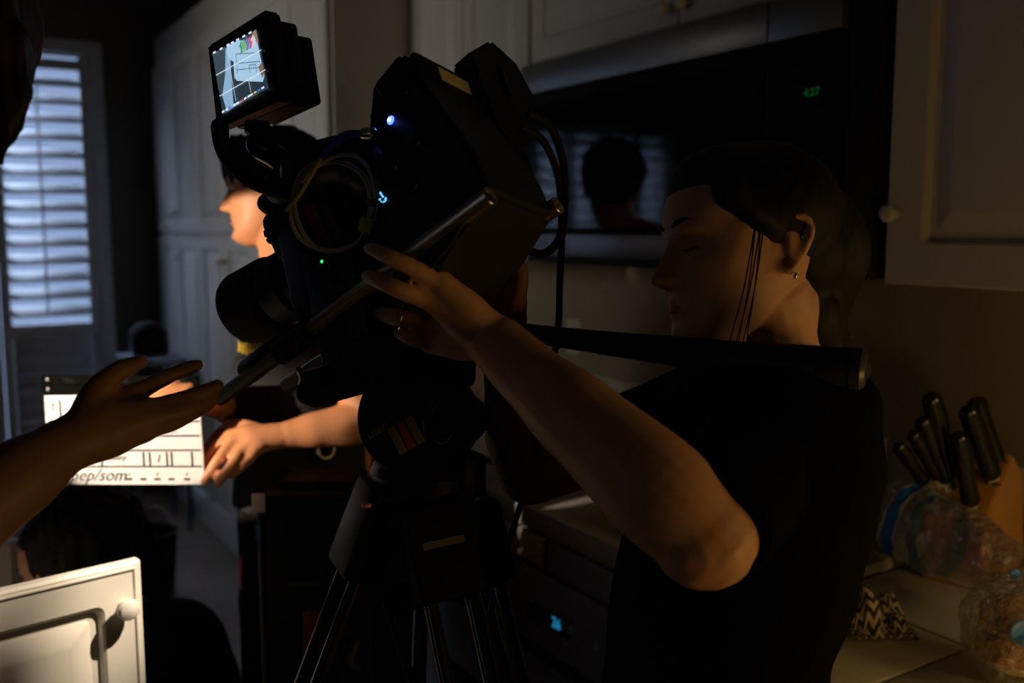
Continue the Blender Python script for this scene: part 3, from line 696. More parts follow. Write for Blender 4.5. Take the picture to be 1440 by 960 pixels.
# --- crouching person behind the open door
cb = at(215, 940, 1.83)
cr_ = person('person', (cb.x, cb.y, 0), 'crouching person with bushy dark hair behind the open white cabinet door')
hC = .225
MC_ = head_frame(at(126, 878, 1.80), cam_dir(-.93, -.25, -.15), cam_dir(-.25, .95, .0))
bm = bmesh.new(); add_head(bm, MC_, hC)
LC = lambda x, y, z: MC_ @ (Vector((x, y, z))*hC)
add_tube(bm, [LC(0, -.1, .22), at(140, 860, 1.84), at(185, 890, 1.85)], [.055, .055, .07], 18)
add_tube(bm, [at(185, 885, 1.85), at(215, 950, 1.85), Vector((cb.x+.05, cb.y-.03, .45)), Vector((cb.x+.06, cb.y-.03, .28))], [(.08, .09), (.115, .17), (.12, .16), (.13, .17)], 22, 6, 'round', RT)
fl = Vector((-RT.x, -RT.y, 0))
for d in (-.10, .10):
    k = Vector((cb.x+.06, cb.y-.03, .27))+Vector((FW.x, FW.y, 0)).normalized()*d
    add_tube(bm, [k, k+fl*.20+Vector((0, 0, -.10)), k+fl*.36+Vector((0, 0, -.20))], [.085, .07, .055], 14)
    add_tube(bm, [k+fl*.36+Vector((0, 0, -.205)), k+fl*.12+Vector((0, 0, -.215)), k-fl*.06+Vector((0, 0, -.215))], [.055, .05, .04], 14)
    s_ = at(200, 915, 1.85+d*1.5); add_tube(bm, [s_, s_+fl*.10+Vector((0, 0, -.24)), s_+fl*.30+Vector((0, 0, -.28))], [.05, .042, .03], 14)
skC = fuse('body', bm, SKINW, cr_, .005, 3)
face_parts(MC_, hC, cr_, skC)
bm = bmesh.new()
add_ell(bm, (0, -.15*hC, .70*hC), (.46*hC, .50*hC, .46*hC), MC_, 32, 20)
for k in range(26):
    a = random.uniform(0, 6.28); b_ = random.uniform(-.2, 1.2)
    p = Vector((math.cos(a)*.36*math.cos(b_), -.14+math.sin(a)*.42*math.cos(b_), .64+.42*math.sin(b_)))
    if p.y > .0 and p.z < .78: continue
    add_ell(bm, tuple(p*hC), (.11*hC, .11*hC, .13*hC), MC_, 12, 8)
add_tube(bm, [at(165, 760, 1.84), at(205, 800, 1.85), at(222, 845, 1.86)], [.06, .045, .02], 14)
fuse('hair', bm, HAIR, cr_, .007, 2, hairdisp(.010, 60))
bm = bmesh.new()
add_tube(bm, [at(180, 882, 1.85), at(212, 930, 1.85), Vector((cb.x+.05, cb.y-.03, .50)), Vector((cb.x+.06, cb.y-.03, .30))], [(.085, .11), (.135, .19), (.14, .18), (.145, .19)], 24, 6, 'flat', RT)
for d in (-.10, .10):
    s_ = at(200, 915, 1.85+d*1.5); add_tube(bm, [s_+Vector((0, 0, .02)), s_+fl*.10+Vector((0, 0, -.24)), s_+fl*.29+Vector((0, 0, -.278))], [.068, .064, .048], 14, 6, 'round')
fuse('t_shirt', bm, SHIRT, cr_, .009, 3, wrinkle(.006, 9))
bm = bmesh.new()
for d in (-.10, .10):
    k = Vector((cb.x+.06, cb.y-.03, .27))+Vector((FW.x, FW.y, 0)).normalized()*d
    add_tube(bm, [k+Vector((0, 0, .02)), k+fl*.20+Vector((0, 0, -.10)), k+fl*.37+Vector((0, 0, -.19))], [.105, .085, .068], 14)
    add_tube(bm, [k+fl*.37+Vector((0, 0, -.198)), k+fl*.12+Vector((0, 0, -.205)), k-fl*.02+Vector((0, 0, -.205))], [.065, .062, .055], 14)
fuse('trousers', bm, PANTS, cr_, .010, 3)

# --- person by the range, hidden behind the camera and mirrored in the microwave door
mp = Vector((1.0, 2.27, 0))
mi = person('person', mp, 'dark haired person beyond the camera, seen mirrored in the microwave door')
hM = .23
MM_ = head_frame((1.12, 2.31, 1.56), (-.62, .78, -.1), (-.05, 0, 1))
bm = bmesh.new(); add_head(bm, MM_, hM)
LM = lambda x, y, z: MM_ @ (Vector((x, y, z))*hM)
add_tube(bm, [LM(0, -.1, .22), (1.10, 2.30, 1.56), (1.05, 2.28, 1.49)], [.058, .058, .07], 18)
add_tube(bm, [(1.04, 2.28, 1.50), (1.02, 2.28, 1.40), (.99, 2.27, 1.1), (.985, 2.27, .86)], [(.08, .09), (.11, .16), (.11, .15), (.12, .15)], 22, 6, 'round', RT)
for d in (-.08, .08):
    k = Vector((.985, 2.27, .86))+Vector((FW.x, FW.y, 0)).normalized()*d
    add_tube(bm, [k, Vector((k.x, k.y, .5)), Vector((k.x, k.y, .09))], [.085, .06, .045], 14)
    add_tube(bm, [Vector((k.x+.04, k.y, .05)), Vector((k.x-.06, k.y-.05, .04)), Vector((k.x-.12, k.y-.09, .035))], [.038, .042, .03], 12)
    s_ = Vector((1.01, 2.28, 1.41))+Vector((FW.x, FW.y, 0)).normalized()*d*2; add_tube(bm, [s_, s_+Vector((-.03, -.01, -.26)), s_+Vector((-.06, -.02, -.50))], [.05, .042, .03], 14)
skM = fuse('body', bm, SKINB, mi, .005, 3); face_parts(MM_, hM, mi, skM)
bm = bmesh.new()
add_ell(bm, (0, -.09*hM, .68*hM), (.42*hM, .48*hM, .42*hM), MM_, 32, 20); add_ell(bm, (0, -.25*hM, .44*hM), (.30*hM, .24*hM, .24*hM), MM_, 24, 16)
fuse('hair', bm, HAIR, mi, .007, 2, hairdisp(.008, 60))
bm = bmesh.new()
add_tube(bm, [(1.04, 2.28, 1.505), (1.02, 2.28, 1.40), (.99, 2.27, 1.1), (.985, 2.27, .84)], [(.085, .10), (.125, .175), (.13, .17), (.135, .17)], 22, 6, 'flat', RT)
for d in (-.08, .08):
    s_ = Vector((1.01, 2.28, 1.41))+Vector((FW.x, FW.y, 0)).normalized()*d*2; add_tube(bm, [s_+Vector((0, 0, .02)), s_+Vector((-.015, 0, -.12)), s_+Vector((-.03, 0, -.24))], [.06, .058, .055], 14, 6, 'flat')
fuse('t_shirt', bm, SHIRT, mi, .009, 3)
bm = bmesh.new()
for d in (-.08, .08):
    k = Vector((.985, 2.27, .88))+Vector((FW.x, FW.y, 0)).normalized()*d; add_tube(bm, [k, Vector((k.x, k.y, .5)), Vector((k.x, k.y, .08))], [.11, .085, .075], 14, 6, 'flat')
fuse('trousers', bm, PANTS, mi, .010, 3)
# unseen flags added at the film lamp, off frame left, keep its beam on the slate and the young man
bl_ = thing('barn_door_pair', (-.64, 1.45, 1.52), 'pair of black barn door flags at the film lamp, left of the frame', 'light flag')
def barn(az0, az1, e0, e1, rr=.22):
    P_ = [Vector((-.64, 1.45, 1.52))+Vector((math.cos(math.radians(a)), math.sin(math.radians(a)), math.tan(math.radians(e))))*rr for a, e in ((az0, e0), (az1, e0), (az1, e1), (az0, e1))]
    plate('flag', P_, Vector((math.cos(math.radians(az0)), math.sin(math.radians(az0)), 0)), .001, BLK, bl_)
barn(-2, 19.6, -11, 22); barn(-2, 7.0, -36, -11); barn(27.6, 52, -35, -1.2); barn(29.5, 52, -1.2, 22)
# unseen black flag, added under the ceiling to shade the lower corner of the open door
fg = thing('light_flag', (.83, 1.05, 1.95), 'added black flag on a ceiling rod, unseen above the frame, cutting the lamp over the open door', 'light flag')
LP = Vector((1.26, .75, 2.52))
def ondoor(u, v):
    r = rayat(u, v); return CAM+r*((hinge-CAM).dot(dn)/r.dot(dn))
fp_ = [LP.lerp(ondoor(u, v), .22) for u, v in ((-90, 862), (0, 906), (120, 972), (165, 1030), (60, 1100), (-90, 1070))]
plate('flag', fp_, (LP-fp_[0]).normalized(), .002, BLK, fg)
tube('rod', [fp_[4], Vector((fp_[4].x, fp_[4].y, CH-.001))], .005, BLK, fg, 8, 1)
# ------------------------------------------------------------------ film slate
def quadmap(P4):
    P4 = [Vector(p) for p in P4]      # TL TR BR BL
    return lambda s, t: P4[0]*(1-s)*(1-t)+P4[1]*s*(1-t)+P4[2]*s*t+P4[3]*(1-s)*t
sl = thing('film_slate', at(175, 620, 1.68), 'white film slate with black clapper sticks held by the young man', 'slate')
sTL, sBR = at(62, 556, 1.70), at(288, 681, 1.675)
sBL = at(70, 681, 1.70); sTR = sTL + (sBR-sBL)
nS = (sBL-sTL).cross(sBR-sBL).normalized()
if nS.dot(FW) > 0: nS = -nS
Q = quadmap((sTL, sTR, sBR, sBL))
SLW = mat('slate_acrylic', (.66, .66, .65), .35, var=.02)
INK = mat('slate_ink', (.004, .004, .005), .7, 0, .1)
bd = plate('board', [Q(0, 0), Q(1, 0), Q(1, 1), Q(0, 1)], -nS, .006, SLW, sl)
def sline(s0, t0, s1, t1, w_=.0012):
    a, b_ = Q(s0, t0)+nS*.0004, Q(s1, t1)+nS*.0004; bm_ = bmesh.new(); add_tube(bm_, [a, b_], w_, 6, 1, 'flat'); return bm_
bm = bmesh.new()
def addl(*a, w_=.0015): add_tube(bm, [Q(a[0], a[1])+nS*.0004, Q(a[2], a[3])+nS*.0004], w_, 6, 1, 'flat')
for t in (.30, .46, .62, .80): addl(.02, t, .99, t)
for s in (.17, .62, .66, .77, .80, .93): addl(s, .64, s, .79)
addl(.35, .80, .35, .64); addl(.10, .05, .10, .28); addl(.5, .30, .5, .46)
bmobj('ruled_lines', bm, INK, bd)
xS = (sBR-sBL).normalized(); yS = nS.cross(xS)
MS = lambda s, t: Matrix.Translation(Q(s, t)+nS*.0005) @ Matrix((xS, yS, nS)).transposed().to_4x4()
text_mesh('handwriting', '(pep/som', MS(.30, .90), .030, INK, bd, .0003, .35)
text_mesh('handwriting', 'T', MS(.055, .14), .020, INK, bd, .0003); text_mesh('handwriting', '1', MS(.715, .715), .020, INK, bd, .0003, .2)
RED = mat('red_ink', (.5, .1, .08), .5)
text_mesh('handwriting', 'wsn', MS(.80, .40), .014, RED, bd, .0003, .3); text_mesh('handwriting', 'mmunny', MS(.42, .70), .014, INK, bd, .0003, .3)
for s in (.52, .61, .70, .79, .89):
    bm = bmesh.new(); add_box(bm, (-.0055, -.0018, 0), (.0055, .0018, .0006), 0, MS(s, .94)); bmobj('printed_dash', bm, INK, bd)
    if s in (.52, .70, .89): text_mesh('handwriting', 'c', MS(s, .88), .012, INK, bd, .0003, .3)
CLP = mat('clapper_black', (.002, .002, .002), .8, 0, .04)
cl = plate('clapper_stick', [Q(-.01, -.23), Q(.99, -.20), Q(.99, -.125), Q(-.01, -.125)], -nS, .010, CLP, sl)
cl2 = plate('clapper_stick', [Q(-.01, -.115), Q(.99, -.115), Q(.99, -.01), Q(-.01, -.01)], -nS, .010, CLP, sl)
for s, t in ((.03, -.18), (.03, -.07)):
    lathe('screw', [(0, .004), (.002, .0035), (.0025, .001)], frame(Q(s, t), nS), mat('screw_steel', (.10, .10, .10), .5, .6), cl2, 12)
for k in range(5):
    s = .12+.18*k; plate('stripe', [Q(s, -.20)+nS*.0003, Q(s+.06, -.20)+nS*.0003, Q(s+.10, -.13)+nS*.0003, Q(s+.04, -.13)+nS*.0003], nS, .0004, mat('stripe_grey', (.008, .008, .008), .8, 0, .04), cl)

# ------------------------------------------------------------------ equipment case in front of the young man
ec = at(448, 800, 1.70)
eq = thing('equipment_case', (ec.x, ec.y, 0), 'tall black equipment case with a metal edge and red badge behind the tripod', 'case')
exd = Vector((RT.x, RT.y, 0)).normalized(); eyd = Vector((FW.x, FW.y, 0)).normalized()
ME = Matrix((exd, eyd, Vector((0, 0, 1)))).transposed().to_4x4(); ME.translation = Vector((ec.x, ec.y, 0))
eh = at(448, 672, 1.70).z
CASE = mat('case_black', (.006, .006, .007), .7, 0, .2)
box('body', (-.078, -.09, .06), (.078, .09, eh), CASE, eq, .006, M=ME)
box('metal_edge', (-.081, -.094, .25), (-.075, -.088, eh-.03), mat('dull_steel', (.10, .10, .11), .5, .6), eq, .001, M=ME)
box('tag', (-.088, -.097, eh-.028), (-.066, -.094, eh+.004), mat('tag_white', (.7, .55, .5), .5), eq, .002, M=ME)['label'] = 'pale square tag'
box('badge', (-.010, -.093, eh-.27), (.040, -.0895, eh-.20), mat('dark_red', (.10, .006, .006), .5), eq, .002, M=ME)['label'] = 'dark red badge'
box('lid_rail', (-.055, -.05, eh), (.07, .05, eh+.012), mat('lid_grey', (.03, .025, .024), .7, 0, .2), eq, .003, M=ME)
box('blue_sticker', (-.0825, -.096, eh-.075), (-.0755, -.0938, eh-.050), mat('blue_sticker', (.05, .15, .5), .4), eq, M=ME)
box('latch', (-.03, -.097, eh-.155), (.02, -.0895, eh-.147), mat('latch', (.06, .06, .06), .4, .5), eq, .001, M=ME)
for sx in (-.06, .06):
    for sy in (-.07, .07): lathe('wheel', [(-.012, .024), (-.01, .03), (.01, .03), (.012, .024)], frame(ME @ Vector((sx, sy, .03)), exd), BLKR, eq, 16)

# ------------------------------------------------------------------ cinema camera rig
A0 = at(690, 275, .90); A1 = at(308, 560, 1.13); AX = (A1-A0); RL = AX.length; AX.normalize()
bst = None
for i in range(500):
    d = .8+.001*i; q = at(780, 311, d)-A0
    if bst is None or abs(q.dot(AX)) < bst[0]: bst = (abs(q.dot(AX)), q)
BX = (bst[1]-AX*bst[1].dot(AX)).normalized(); CXv = BX.cross(AX)
if CXv.dot(UP) < 0: CXv = -CXv
MR = Matrix((AX, BX, CXv)).transposed().to_4x4(); MR.translation = A0
R = lambda a, b_, c: MR @ Vector((a, b_, c))
def onb(u, v, bb):
    r = rayat(u, v); t = ((A0-CAM).dot(BX)+bb)/r.dot(BX); p = CAM+r*t-A0; return p.dot(AX), bb, p.dot(CXv)
cc = thing('cinema_camera', A0, 'black cinema camera on rods with blue status light, on the tripod', 'camera')
bdy = bmesh.new()
# body silhouette in the plane of its left side, extruded across
LS = [onb(u, v, 0.0) for u, v in ((564, 72), (532, 111), (524, 125), (517, 205), (524, 300), (540, 395), (600, 400), (640, 340), (690, 268), (668, 215))]
BW = .105
ra = [bdy.verts.new(R(a, -.004, c)) for a, _, c in LS]; rb = [bdy.verts.new(R(a, BW, c)) for a, _, c in LS]
bdy.faces.new(ra); bdy.faces.new(rb[::-1])
for i in range(len(ra)): bdy.faces.new((ra[i], ra[(i+1) % len(ra)], rb[(i+1) % len(ra)], rb[i]))
bmesh.ops.bevel(bdy, geom=bdy.edges[:], offset=.006, segments=2, affect='EDGES')
body = bmobj('body', bdy, BLK, cc, smooth=True, sharp=35)
aT, _, cT = LS[0]
# rear battery plate with label and lettering
pl = box('battery', (aT-.012, .006, cT-.150), (aT-.002, .135, cT-.004), BLK, cc, .004, M=MR)
PAPER = mat('paper_label', (.62, .58, .36), .6)
box('paper_label', (aT-.0124, .040, cT-.030), (aT-.0119, .088, cT-.012), PAPER, pl, M=MR)
Mt = MR @ Matrix.Translation((aT-.0126, .098, cT-.066)) @ Matrix(((0, 0, -1, 0), (1, 0, 0, 0), (0, 1, 0, 0), (0, 0, 0, 1)))
text_mesh('lettering', 'EF-98', Mt, .018, mat('grey_print', (.60, .60, .62), .5), pl)
box('blue_band', (aT-.0126, .05, cT-.095), (aT-.0120, .13, cT-.082), mat('band_blue', (.015, .025, .09), .4), pl, M=MR)
# side details
def side(u, v, off=-.0045): a, b_, c = onb(u, v, 0); return R(a, off, c)
LED = mat('blue_led', (0, 0, .2), emit=(.03, .06, 1.0), estr=9)
LEDW = mat('blue_led_core', (0, 0, .2), emit=(.25, .45, 1.0), estr=14)
lathe('status_light', [(0, .0048), (.0012, .0045), (.002, .001)], frame(side(554, 171), -BX), LED, body, 16)
lathe('status_light', [(0, .0020), (.0012, .0019), (.0014, .0005)], frame(side(554, 171)-BX*.0016, -BX), LEDW, body, 12)
lathe('green_light', [(0, .0016), (.001, .0014), (.0012, .0005)], frame(R(*onb(454, 368, -.03))-BX*.001, -BX), mat('green_led', (0, .2, 0), emit=(.02, .9, .08), estr=2.5), body, 10)
CY = mat('cyan_led', (0, .1, .2), emit=(.15, .55, .9), estr=1.2)
for u, v, sx_, sy_, rt_ in ((541.5, 275.5, .0042, .0010, -.9), (547, 281.5, .0012, .0018, 0), (539, 282, .0012, .0010, 0), (545, 285, .0020, .0007, .2), (541, 285, .0007, .0007, 0)):
    box('indicator', (-sx_, -sy_, 0), (sx_, sy_, .0008), CY, body, M=frame(side(u, v), -BX, RT) @ Matrix.Rotation(rt_, 4, 'Z'))
for u, v, r_ in ((575, 130, .006), (590, 200, .008), (560, 235, .006), (530, 165, .004), (600, 150, .005), (585, 260, .010), (540, 222, .005)):
    lathe('button', [(0, r_), (.002, r_*.95), (.003, r_*.6)], frame(side(u, v), -BX), BLKG, body, 16)
tube('cable_scratch', [side(533, 125), side(537, 131), side(540, 136)], .0008, STEEL, body, 6)
text_mesh('lettering', '1-0', Matrix.Translation(side(536, 221)) @ Matrix((-AX, CXv, -BX)).transposed().to_4x4(), .010, mat('grey_print', (.6, .6, .62)), body)
# wireless box / accessory at the right rear
def onr(u, v, aa):
    r = rayat(u, v); t = ((A0-CAM).dot(AX)+aa)/r.dot(AX); p = CAM+r*t-A0; return p.dot(BX), p.dot(CXv)
acc = [onr(u, v, .03) for u, v in ((660, 73), (691, 55), (727, 88), (756, 142), (752, 198), (728, 210), (700, 180))]
bm = bmesh.new()
ra = [bm.verts.new(R(.03, b_, c)) for b_, c in acc]; rb = [bm.verts.new(R(.06, b_, c)) for b_, c in acc]
bm.faces.new(ra); bm.faces.new(rb[::-1])
for i in range(len(ra)): bm.faces.new((ra[i], ra[(i+1) % len(ra)], rb[(i+1) % len(ra)], rb[i]))
bmesh.ops.bevel(bm, geom=bm.edges[:], offset=.004, segments=2, affect='EDGES')
ax_ = bmobj('wireless_box', bm, BLK, cc, smooth=True, sharp=35)
box('button_strip', (.026, acc[2][0]-.05, acc[3][1]-.02), (.0295, acc[2][0]-.045, acc[3][1]+.02), BLKG, ax_, M=MR)
bm = bmesh.new()
for b0 in ((.05, acc[0][0]-.03, .12),): add_box(bm, b0, (.08, acc[0][0]+.05, .20), .006, MR)
bmobj('rear_bracket', bm, BLK, cc, smooth=True)
bm = bmesh.new(); rr_ = [onr(u, v, .05) for u, v in ((690, 110), (735, 205), (752, 240), (738, 275), (702, 302), (660, 300), (640, 200))]
ra = [bm.verts.new(R(.05, b_, c)) for b_, c in rr_]; rb = [bm.verts.new(R(.09, b_, c)) for b_, c in rr_]
bm.faces.new(ra); bm.faces.new(rb[::-1])
for i in range(len(ra)): bm.faces.new((ra[i], ra[(i+1) % len(ra)], rb[(i+1) % len(ra)], rb[i]))
bmesh.ops.bevel(bm, geom=bm.edges[:], offset=.004, segments=2, affect='EDGES')
bmobj('power_plate', bm, BLK, cc, smooth=True, sharp=35)
# lens
lb = .055; la0, _, lc = onb(440, 385, lb); lf, _, lc2 = onb(350, 432, lb)
Lp0, Lp1 = R(.12, lb, lc-(lf-.0)*0), R(lf, lb, lc2)
Lp0 = R(*onb(520, 345, lb)); LD = (Lp1-Lp0); LLn = LD.length
lens = lathe('lens', [(0, .036), (.02, .040), (.04, .044), (.06, .044), (.062, .043), (LLn*.45, .043), (LLn*.455, .040), (LLn*.55, .040), (LLn*.555, .044), (LLn*.70, .044)], frame(Lp0, LD), BLK, cc, 48)
lathe('lens_hood', [(LLn*.70, .044), (LLn*.75, .0475), (LLn*1.00, .0475), (LLn*1.02, .046), (LLn*.99, .042), (LLn*.8, .040)], frame(Lp0, LD), BLKR, lens, 48)
bm = bmesh.new(); Mf = frame(Lp0, LD)
for k in range(48):
    a = 2*math.pi*k/48; add_box(bm, (-.0012, .0425, 0), (.0012, .0455, .018), 0, Mf @ Matrix.Rotation(a, 4, 'Z') @ Matrix.Translation((0, 0, LLn*.25)))
bmobj('focus_gear', bm, BLKR, lens)
lathe('front_element', [(LLn*.78, .040), (LLn*.80, .035), (LLn*.815, .02), (LLn*.82, .002)], frame(Lp0, LD), GLASSB, lens, 32)
# blocks around the lens: motor, mounts, handle
bm = bmesh.new()
for lo, hi in (((414, 262), (520, 350)), ((408, 340), (520, 400)), ((440, 380), (560, 470)), ((480, 215), (530, 300))):
    a0, _, c0 = onb(*lo, .03); a1, _, c1 = onb(*hi, .03)
    add_box(bm, (min(a0, a1)+.01, .0, min(c0, c1)), (max(a0, a1)-.01, .10, max(c0, c1)), .006, MR)
bmobj('lens_bracket', bm, BLK, cc, smooth=True)
mt_ = at(412, 306, 1.12)
lathe('focus_motor', [(-.03, .020), (-.028, .022), (.028, .022), (.03, .020)], frame(mt_, AX), BLK, cc, 24)
bm = bmesh.new()
for k in range(12): add_box(bm, (-.004, .020, -.008), (.004, .026, .008), 0, frame(mt_+cam_dir(-.012, -.008, 0), BX) @ Matrix.Rotation(2*math.pi*k/12, 4, 'Z'))
add_lathe(bm, [(-.008, .021), (.008, .021)], frame(mt_+cam_dir(-.012, -.008, 0), BX), 24)
bmobj('motor_gear', bm, BLKR, cc)
tube('bracket_arm', [at(376, 286, 1.12), at(405, 302, 1.12), at(440, 330, 1.12)], [.012, .018, .020], BLK, cc, 12)
tube('bracket_arm', [at(384, 322, 1.12), at(412, 350, 1.12), at(450, 370, 1.12)], [.010, .020, .026], BLK, cc, 12)
tube('top_handle', [at(398, 262, 1.08), at(440, 235, 1.06), at(490, 225, 1.04), at(525, 240, 1.02)], [.022, .026, .028, .03], BLK, cc, 14)
# rods with clamps
def rod(p, q, name='rod'):
    M = frame(p, q-p); L = (q-p).length; r0 = .0095
    return lathe(name, [(.04, r0-.0022), (.003, r0-.0020), (0, r0-.0014), (0, r0-.0004), (.0006, r0), (L-.001, r0), (L, r0-.001)], M, STEEL, cc, 32)
rod(A0, A1); rod(R(.0, 0, 0)+ (at(785, 288, .985)-A0), at(402, 543, 1.19))
BX2 = (at(785, 288, .985)-A0)
for a in (.30,):
    for o_ in (Vector((0, 0, 0)),):
        lathe('rod_clamp', [(-.03, .013), (-.028, .0145), (.028, .0145), (.03, .013)], frame(R(a, 0, 0), AX), BLK, cc, 24)
lathe('rod_clamp', [(-.035, .0115), (-.03, .014), (.03, .015), (.036, .012)], frame(at(372, 505, 1.09), AX), BLK, cc, 24)
lathe('rod_clamp', [(-.02, .0115), (-.016, .0145), (.016, .0145), (.02, .012)], frame(at(485, 418, 1.03), AX), BLK, cc, 24)
# base plate under the body down to the tripod
bm = bmesh.new()
for (u, v), (u2, v2) in (((425, 505), (545, 560)), ((470, 430), (650, 520)), ((520, 380), (690, 480))):
    a, b_ = at(u, v, 1.12), at(u2, v2, 1.12)
    a0, _, c0 = onb(u, v, .06); a1, _, c1 = onb(u2, v2, .06)
    Mb = frame(at((u+u2)/2, (v+v2)/2, 1.125), -FW, RT); sx = abs(u2-u)/F*1.125/2; sy = abs(v2-v)/F*1.125/2
    add_box(bm, (-sx, -sy, -.045), (sx, sy, .02), .01, Mb @ Matrix.Rotation(.28, 4, 'Z'))
bmobj('base_plate', bm, BLK, cc, smooth=True)
tube('clamp_lever', [at(420, 520, 1.08), at(424, 530, 1.08), at(421, 540, 1.085)], [.004, .003, .002], STEEL, cc, 8)
lathe('clamp_knob', [(0, .012), (.004, .014), (.016, .014), (.02, .010)], frame(at(440, 548, 1.10), cam_dir(-.3, -.2, -1)), BLKR, cc, 20)

# ------------------------------------------------------------------ on-board monitor
fm = thing('field_monitor', at(350, 95, 1.06), 'small field monitor with lit screen showing the slate, mounted on the cinema camera', 'monitor')
mTL, mTR, mBR, mBL = at(290, 64, 1.10), at(372, 12, 1.025), at(391, 141, 1.025), at(303, 181, 1.10)
mc = (mTL+mTR+mBR+mBL)/4; mx = ((mTR+mBR)-(mTL+mBL)).normalized(); my = ((mTL+mTR)-(mBL+mBR)); my = (my-mx*my.dot(mx)).normalized(); mn = mx.cross(my)
if mn.dot(FW) > 0: mn = -mn
QM = quadmap((mTL, mTR, mBR, mBL))
bm = bmesh.new()
fr = [QM(0, 0), QM(1, 0), QM(1, 1), QM(0, 1)]
va = [bm.verts.new(p) for p in fr]; vb = [bm.verts.new(p-mn*.022) for p in fr]
bm.faces.new(va); bm.faces.new(vb[::-1])
for i in range(4): bm.faces.new((va[i], va[(i+1) % 4], vb[(i+1) % 4], vb[i]))
bmesh.ops.bevel(bm, geom=bm.edges[:], offset=.0035, segments=2, affect='EDGES')
hs = bmobj('housing', bm, mat('monitor_black', (.010, .012, .014), .35), fm, smooth=True)
bm = bmesh.new(); BP = Matrix((mx, my, mn)).transposed().to_4x4(); BP.translation = mc-mn*.022
add_box(bm, (-.052, -.050, -.028), (.050, .046, .002), .005, BP)
bmobj('back_shell', bm, BLK, fm, smooth=True)
bp_ = box('battery', (-.045, -.042, -.052), (.043, .036, -.027), BLKR, fm, .004, M=BP)
for y in (.022, -.012, -.034): box('port_cover', (.043, y-.006, -.046), (.0445, y+.006, -.036), mat('port_grey', (.025, .025, .025), .6, 0, .2), bp_, .001, M=BP)
# picture area on the glass
S4 = quadmap([QM(s, t)+mn*.0006 for s, t in ((.10, .135), (.845, .165), (.90, .83), (.155, .885))])
lv = [0]
def scr(name, pts, m):
    lv[0] += 1
    return plate(name, [S4(*p)+mn*(.00006*lv[0]) for p in pts], mn, .00005, m, glass)
def em(name, c, s=1.0): return mat(name, (.01, .01, .01), .3, emit=c, estr=s, var=0)
glass = plate('screen', [S4(0, 0), S4(1, 0), S4(1, 1), S4(0, 1)], mn, .0002, em('screen_dark', (.022, .036, .052)), fm)
lv[0] = 4
scr('picture_patch', [(.0, .0), (.30, .0), (.18, .5), (.05, .70), (0, .6)], em('screen_grey', (.045, .065, .085)))
scr('picture_patch', [(.30, .04), (.42, .0), (.33, .42), (.26, .93), (.52, .97), (.10, .985), (.06, .72), (.20, .42)], em('screen_board', (.26, .43, .62)))
scr('picture_patch', [(.34, .02), (.60, .02), (.97, .18), (.97, .78), (.92, .86), (.42, .62), (.38, .55), (.42, .3), (.32, .2)], em('screen_slate', (.38, .58, .78)))
for pts in ([(.50, .20), (.93, .36), (.93, .375), (.50, .215)], [(.46, .34), (.95, .52), (.95, .535), (.46, .355)], [(.44, .44), (.95, .62), (.95, .635), (.44, .455)], [(.72, .48), (.86, .53), (.86, .545), (.72, .495)],
            [(.50, .20), (.51, .20), (.46, .52), (.45, .52)], [(.72, .49), (.73, .49), (.72, .62), (.71, .62)], [(.62, .10), (.63, .10), (.62, .18), (.61, .18)], [(.85, .55), (.86, .55), (.85, .66), (.84, .66)]):
    scr('picture_line', pts, em('screen_ink', (.10, .17, .23)))
scr('picture_patch', [(.90, .60), (.99, .55), (.99, .74), (.93, .80)], em('screen_skin', (.20, .13, .09)))
scr('picture_patch', [(.93, .02), (1, .0), (1, .22), (.96, .22)], em('screen_skin2', (.30, .20, .14)))
for k, c in enumerate(((.02, .35, .18), (.25, .45, .10), (.08, .22, .62), (.62, .10, .16), (.62, .60, .68))):
    s0 = .60+.065*k; scr('hue_patch', [(s0, .09+.02*abs(k-2)), (s0+.07, .05), (s0+.10, .16), (s0+.05, .25), (s0-.0, .25), (s0+.035, .17)], em('screen_hue_%s' % 'abcde'[k], c))
GRID = em('screen_grid', (.75, .85, .95))
for t in (.36, .70): scr('grid_line', [(.02, t), (1.03, t), (1.03, t+.012), (.02, t+.012)], GRID)
for s in (.335, .665): scr('grid_line', [(s, .10), (s+.010, .10), (s+.010, .92), (s, .92)], em('screen_grid_dim', (.45, .55, .65)))
for s in (.04, .20, .36, .46, .58, .72, .86): scr('status_mark', [(s, .0), (s+.06, .0), (s+.06, .03), (s, .03)], GRID)
for s, c in ((.02, 0), (.10, 0), (.17, 1), (.28, 0), (.35, 0), (.44, 2), (.52, 0), (.60, 0), (.66, 0), (.74, 3), (.82, 1), (.90, 0)):
    scr('status_mark', [(s, .955), (s+.055, .955), (s+.055, .985), (s, .985)], [GRID, em('screen_blue', (.06, .20, .75)), em('screen_red', (.6, .12, .08)), em('screen_yellow', (.6, .5, .15))][c])
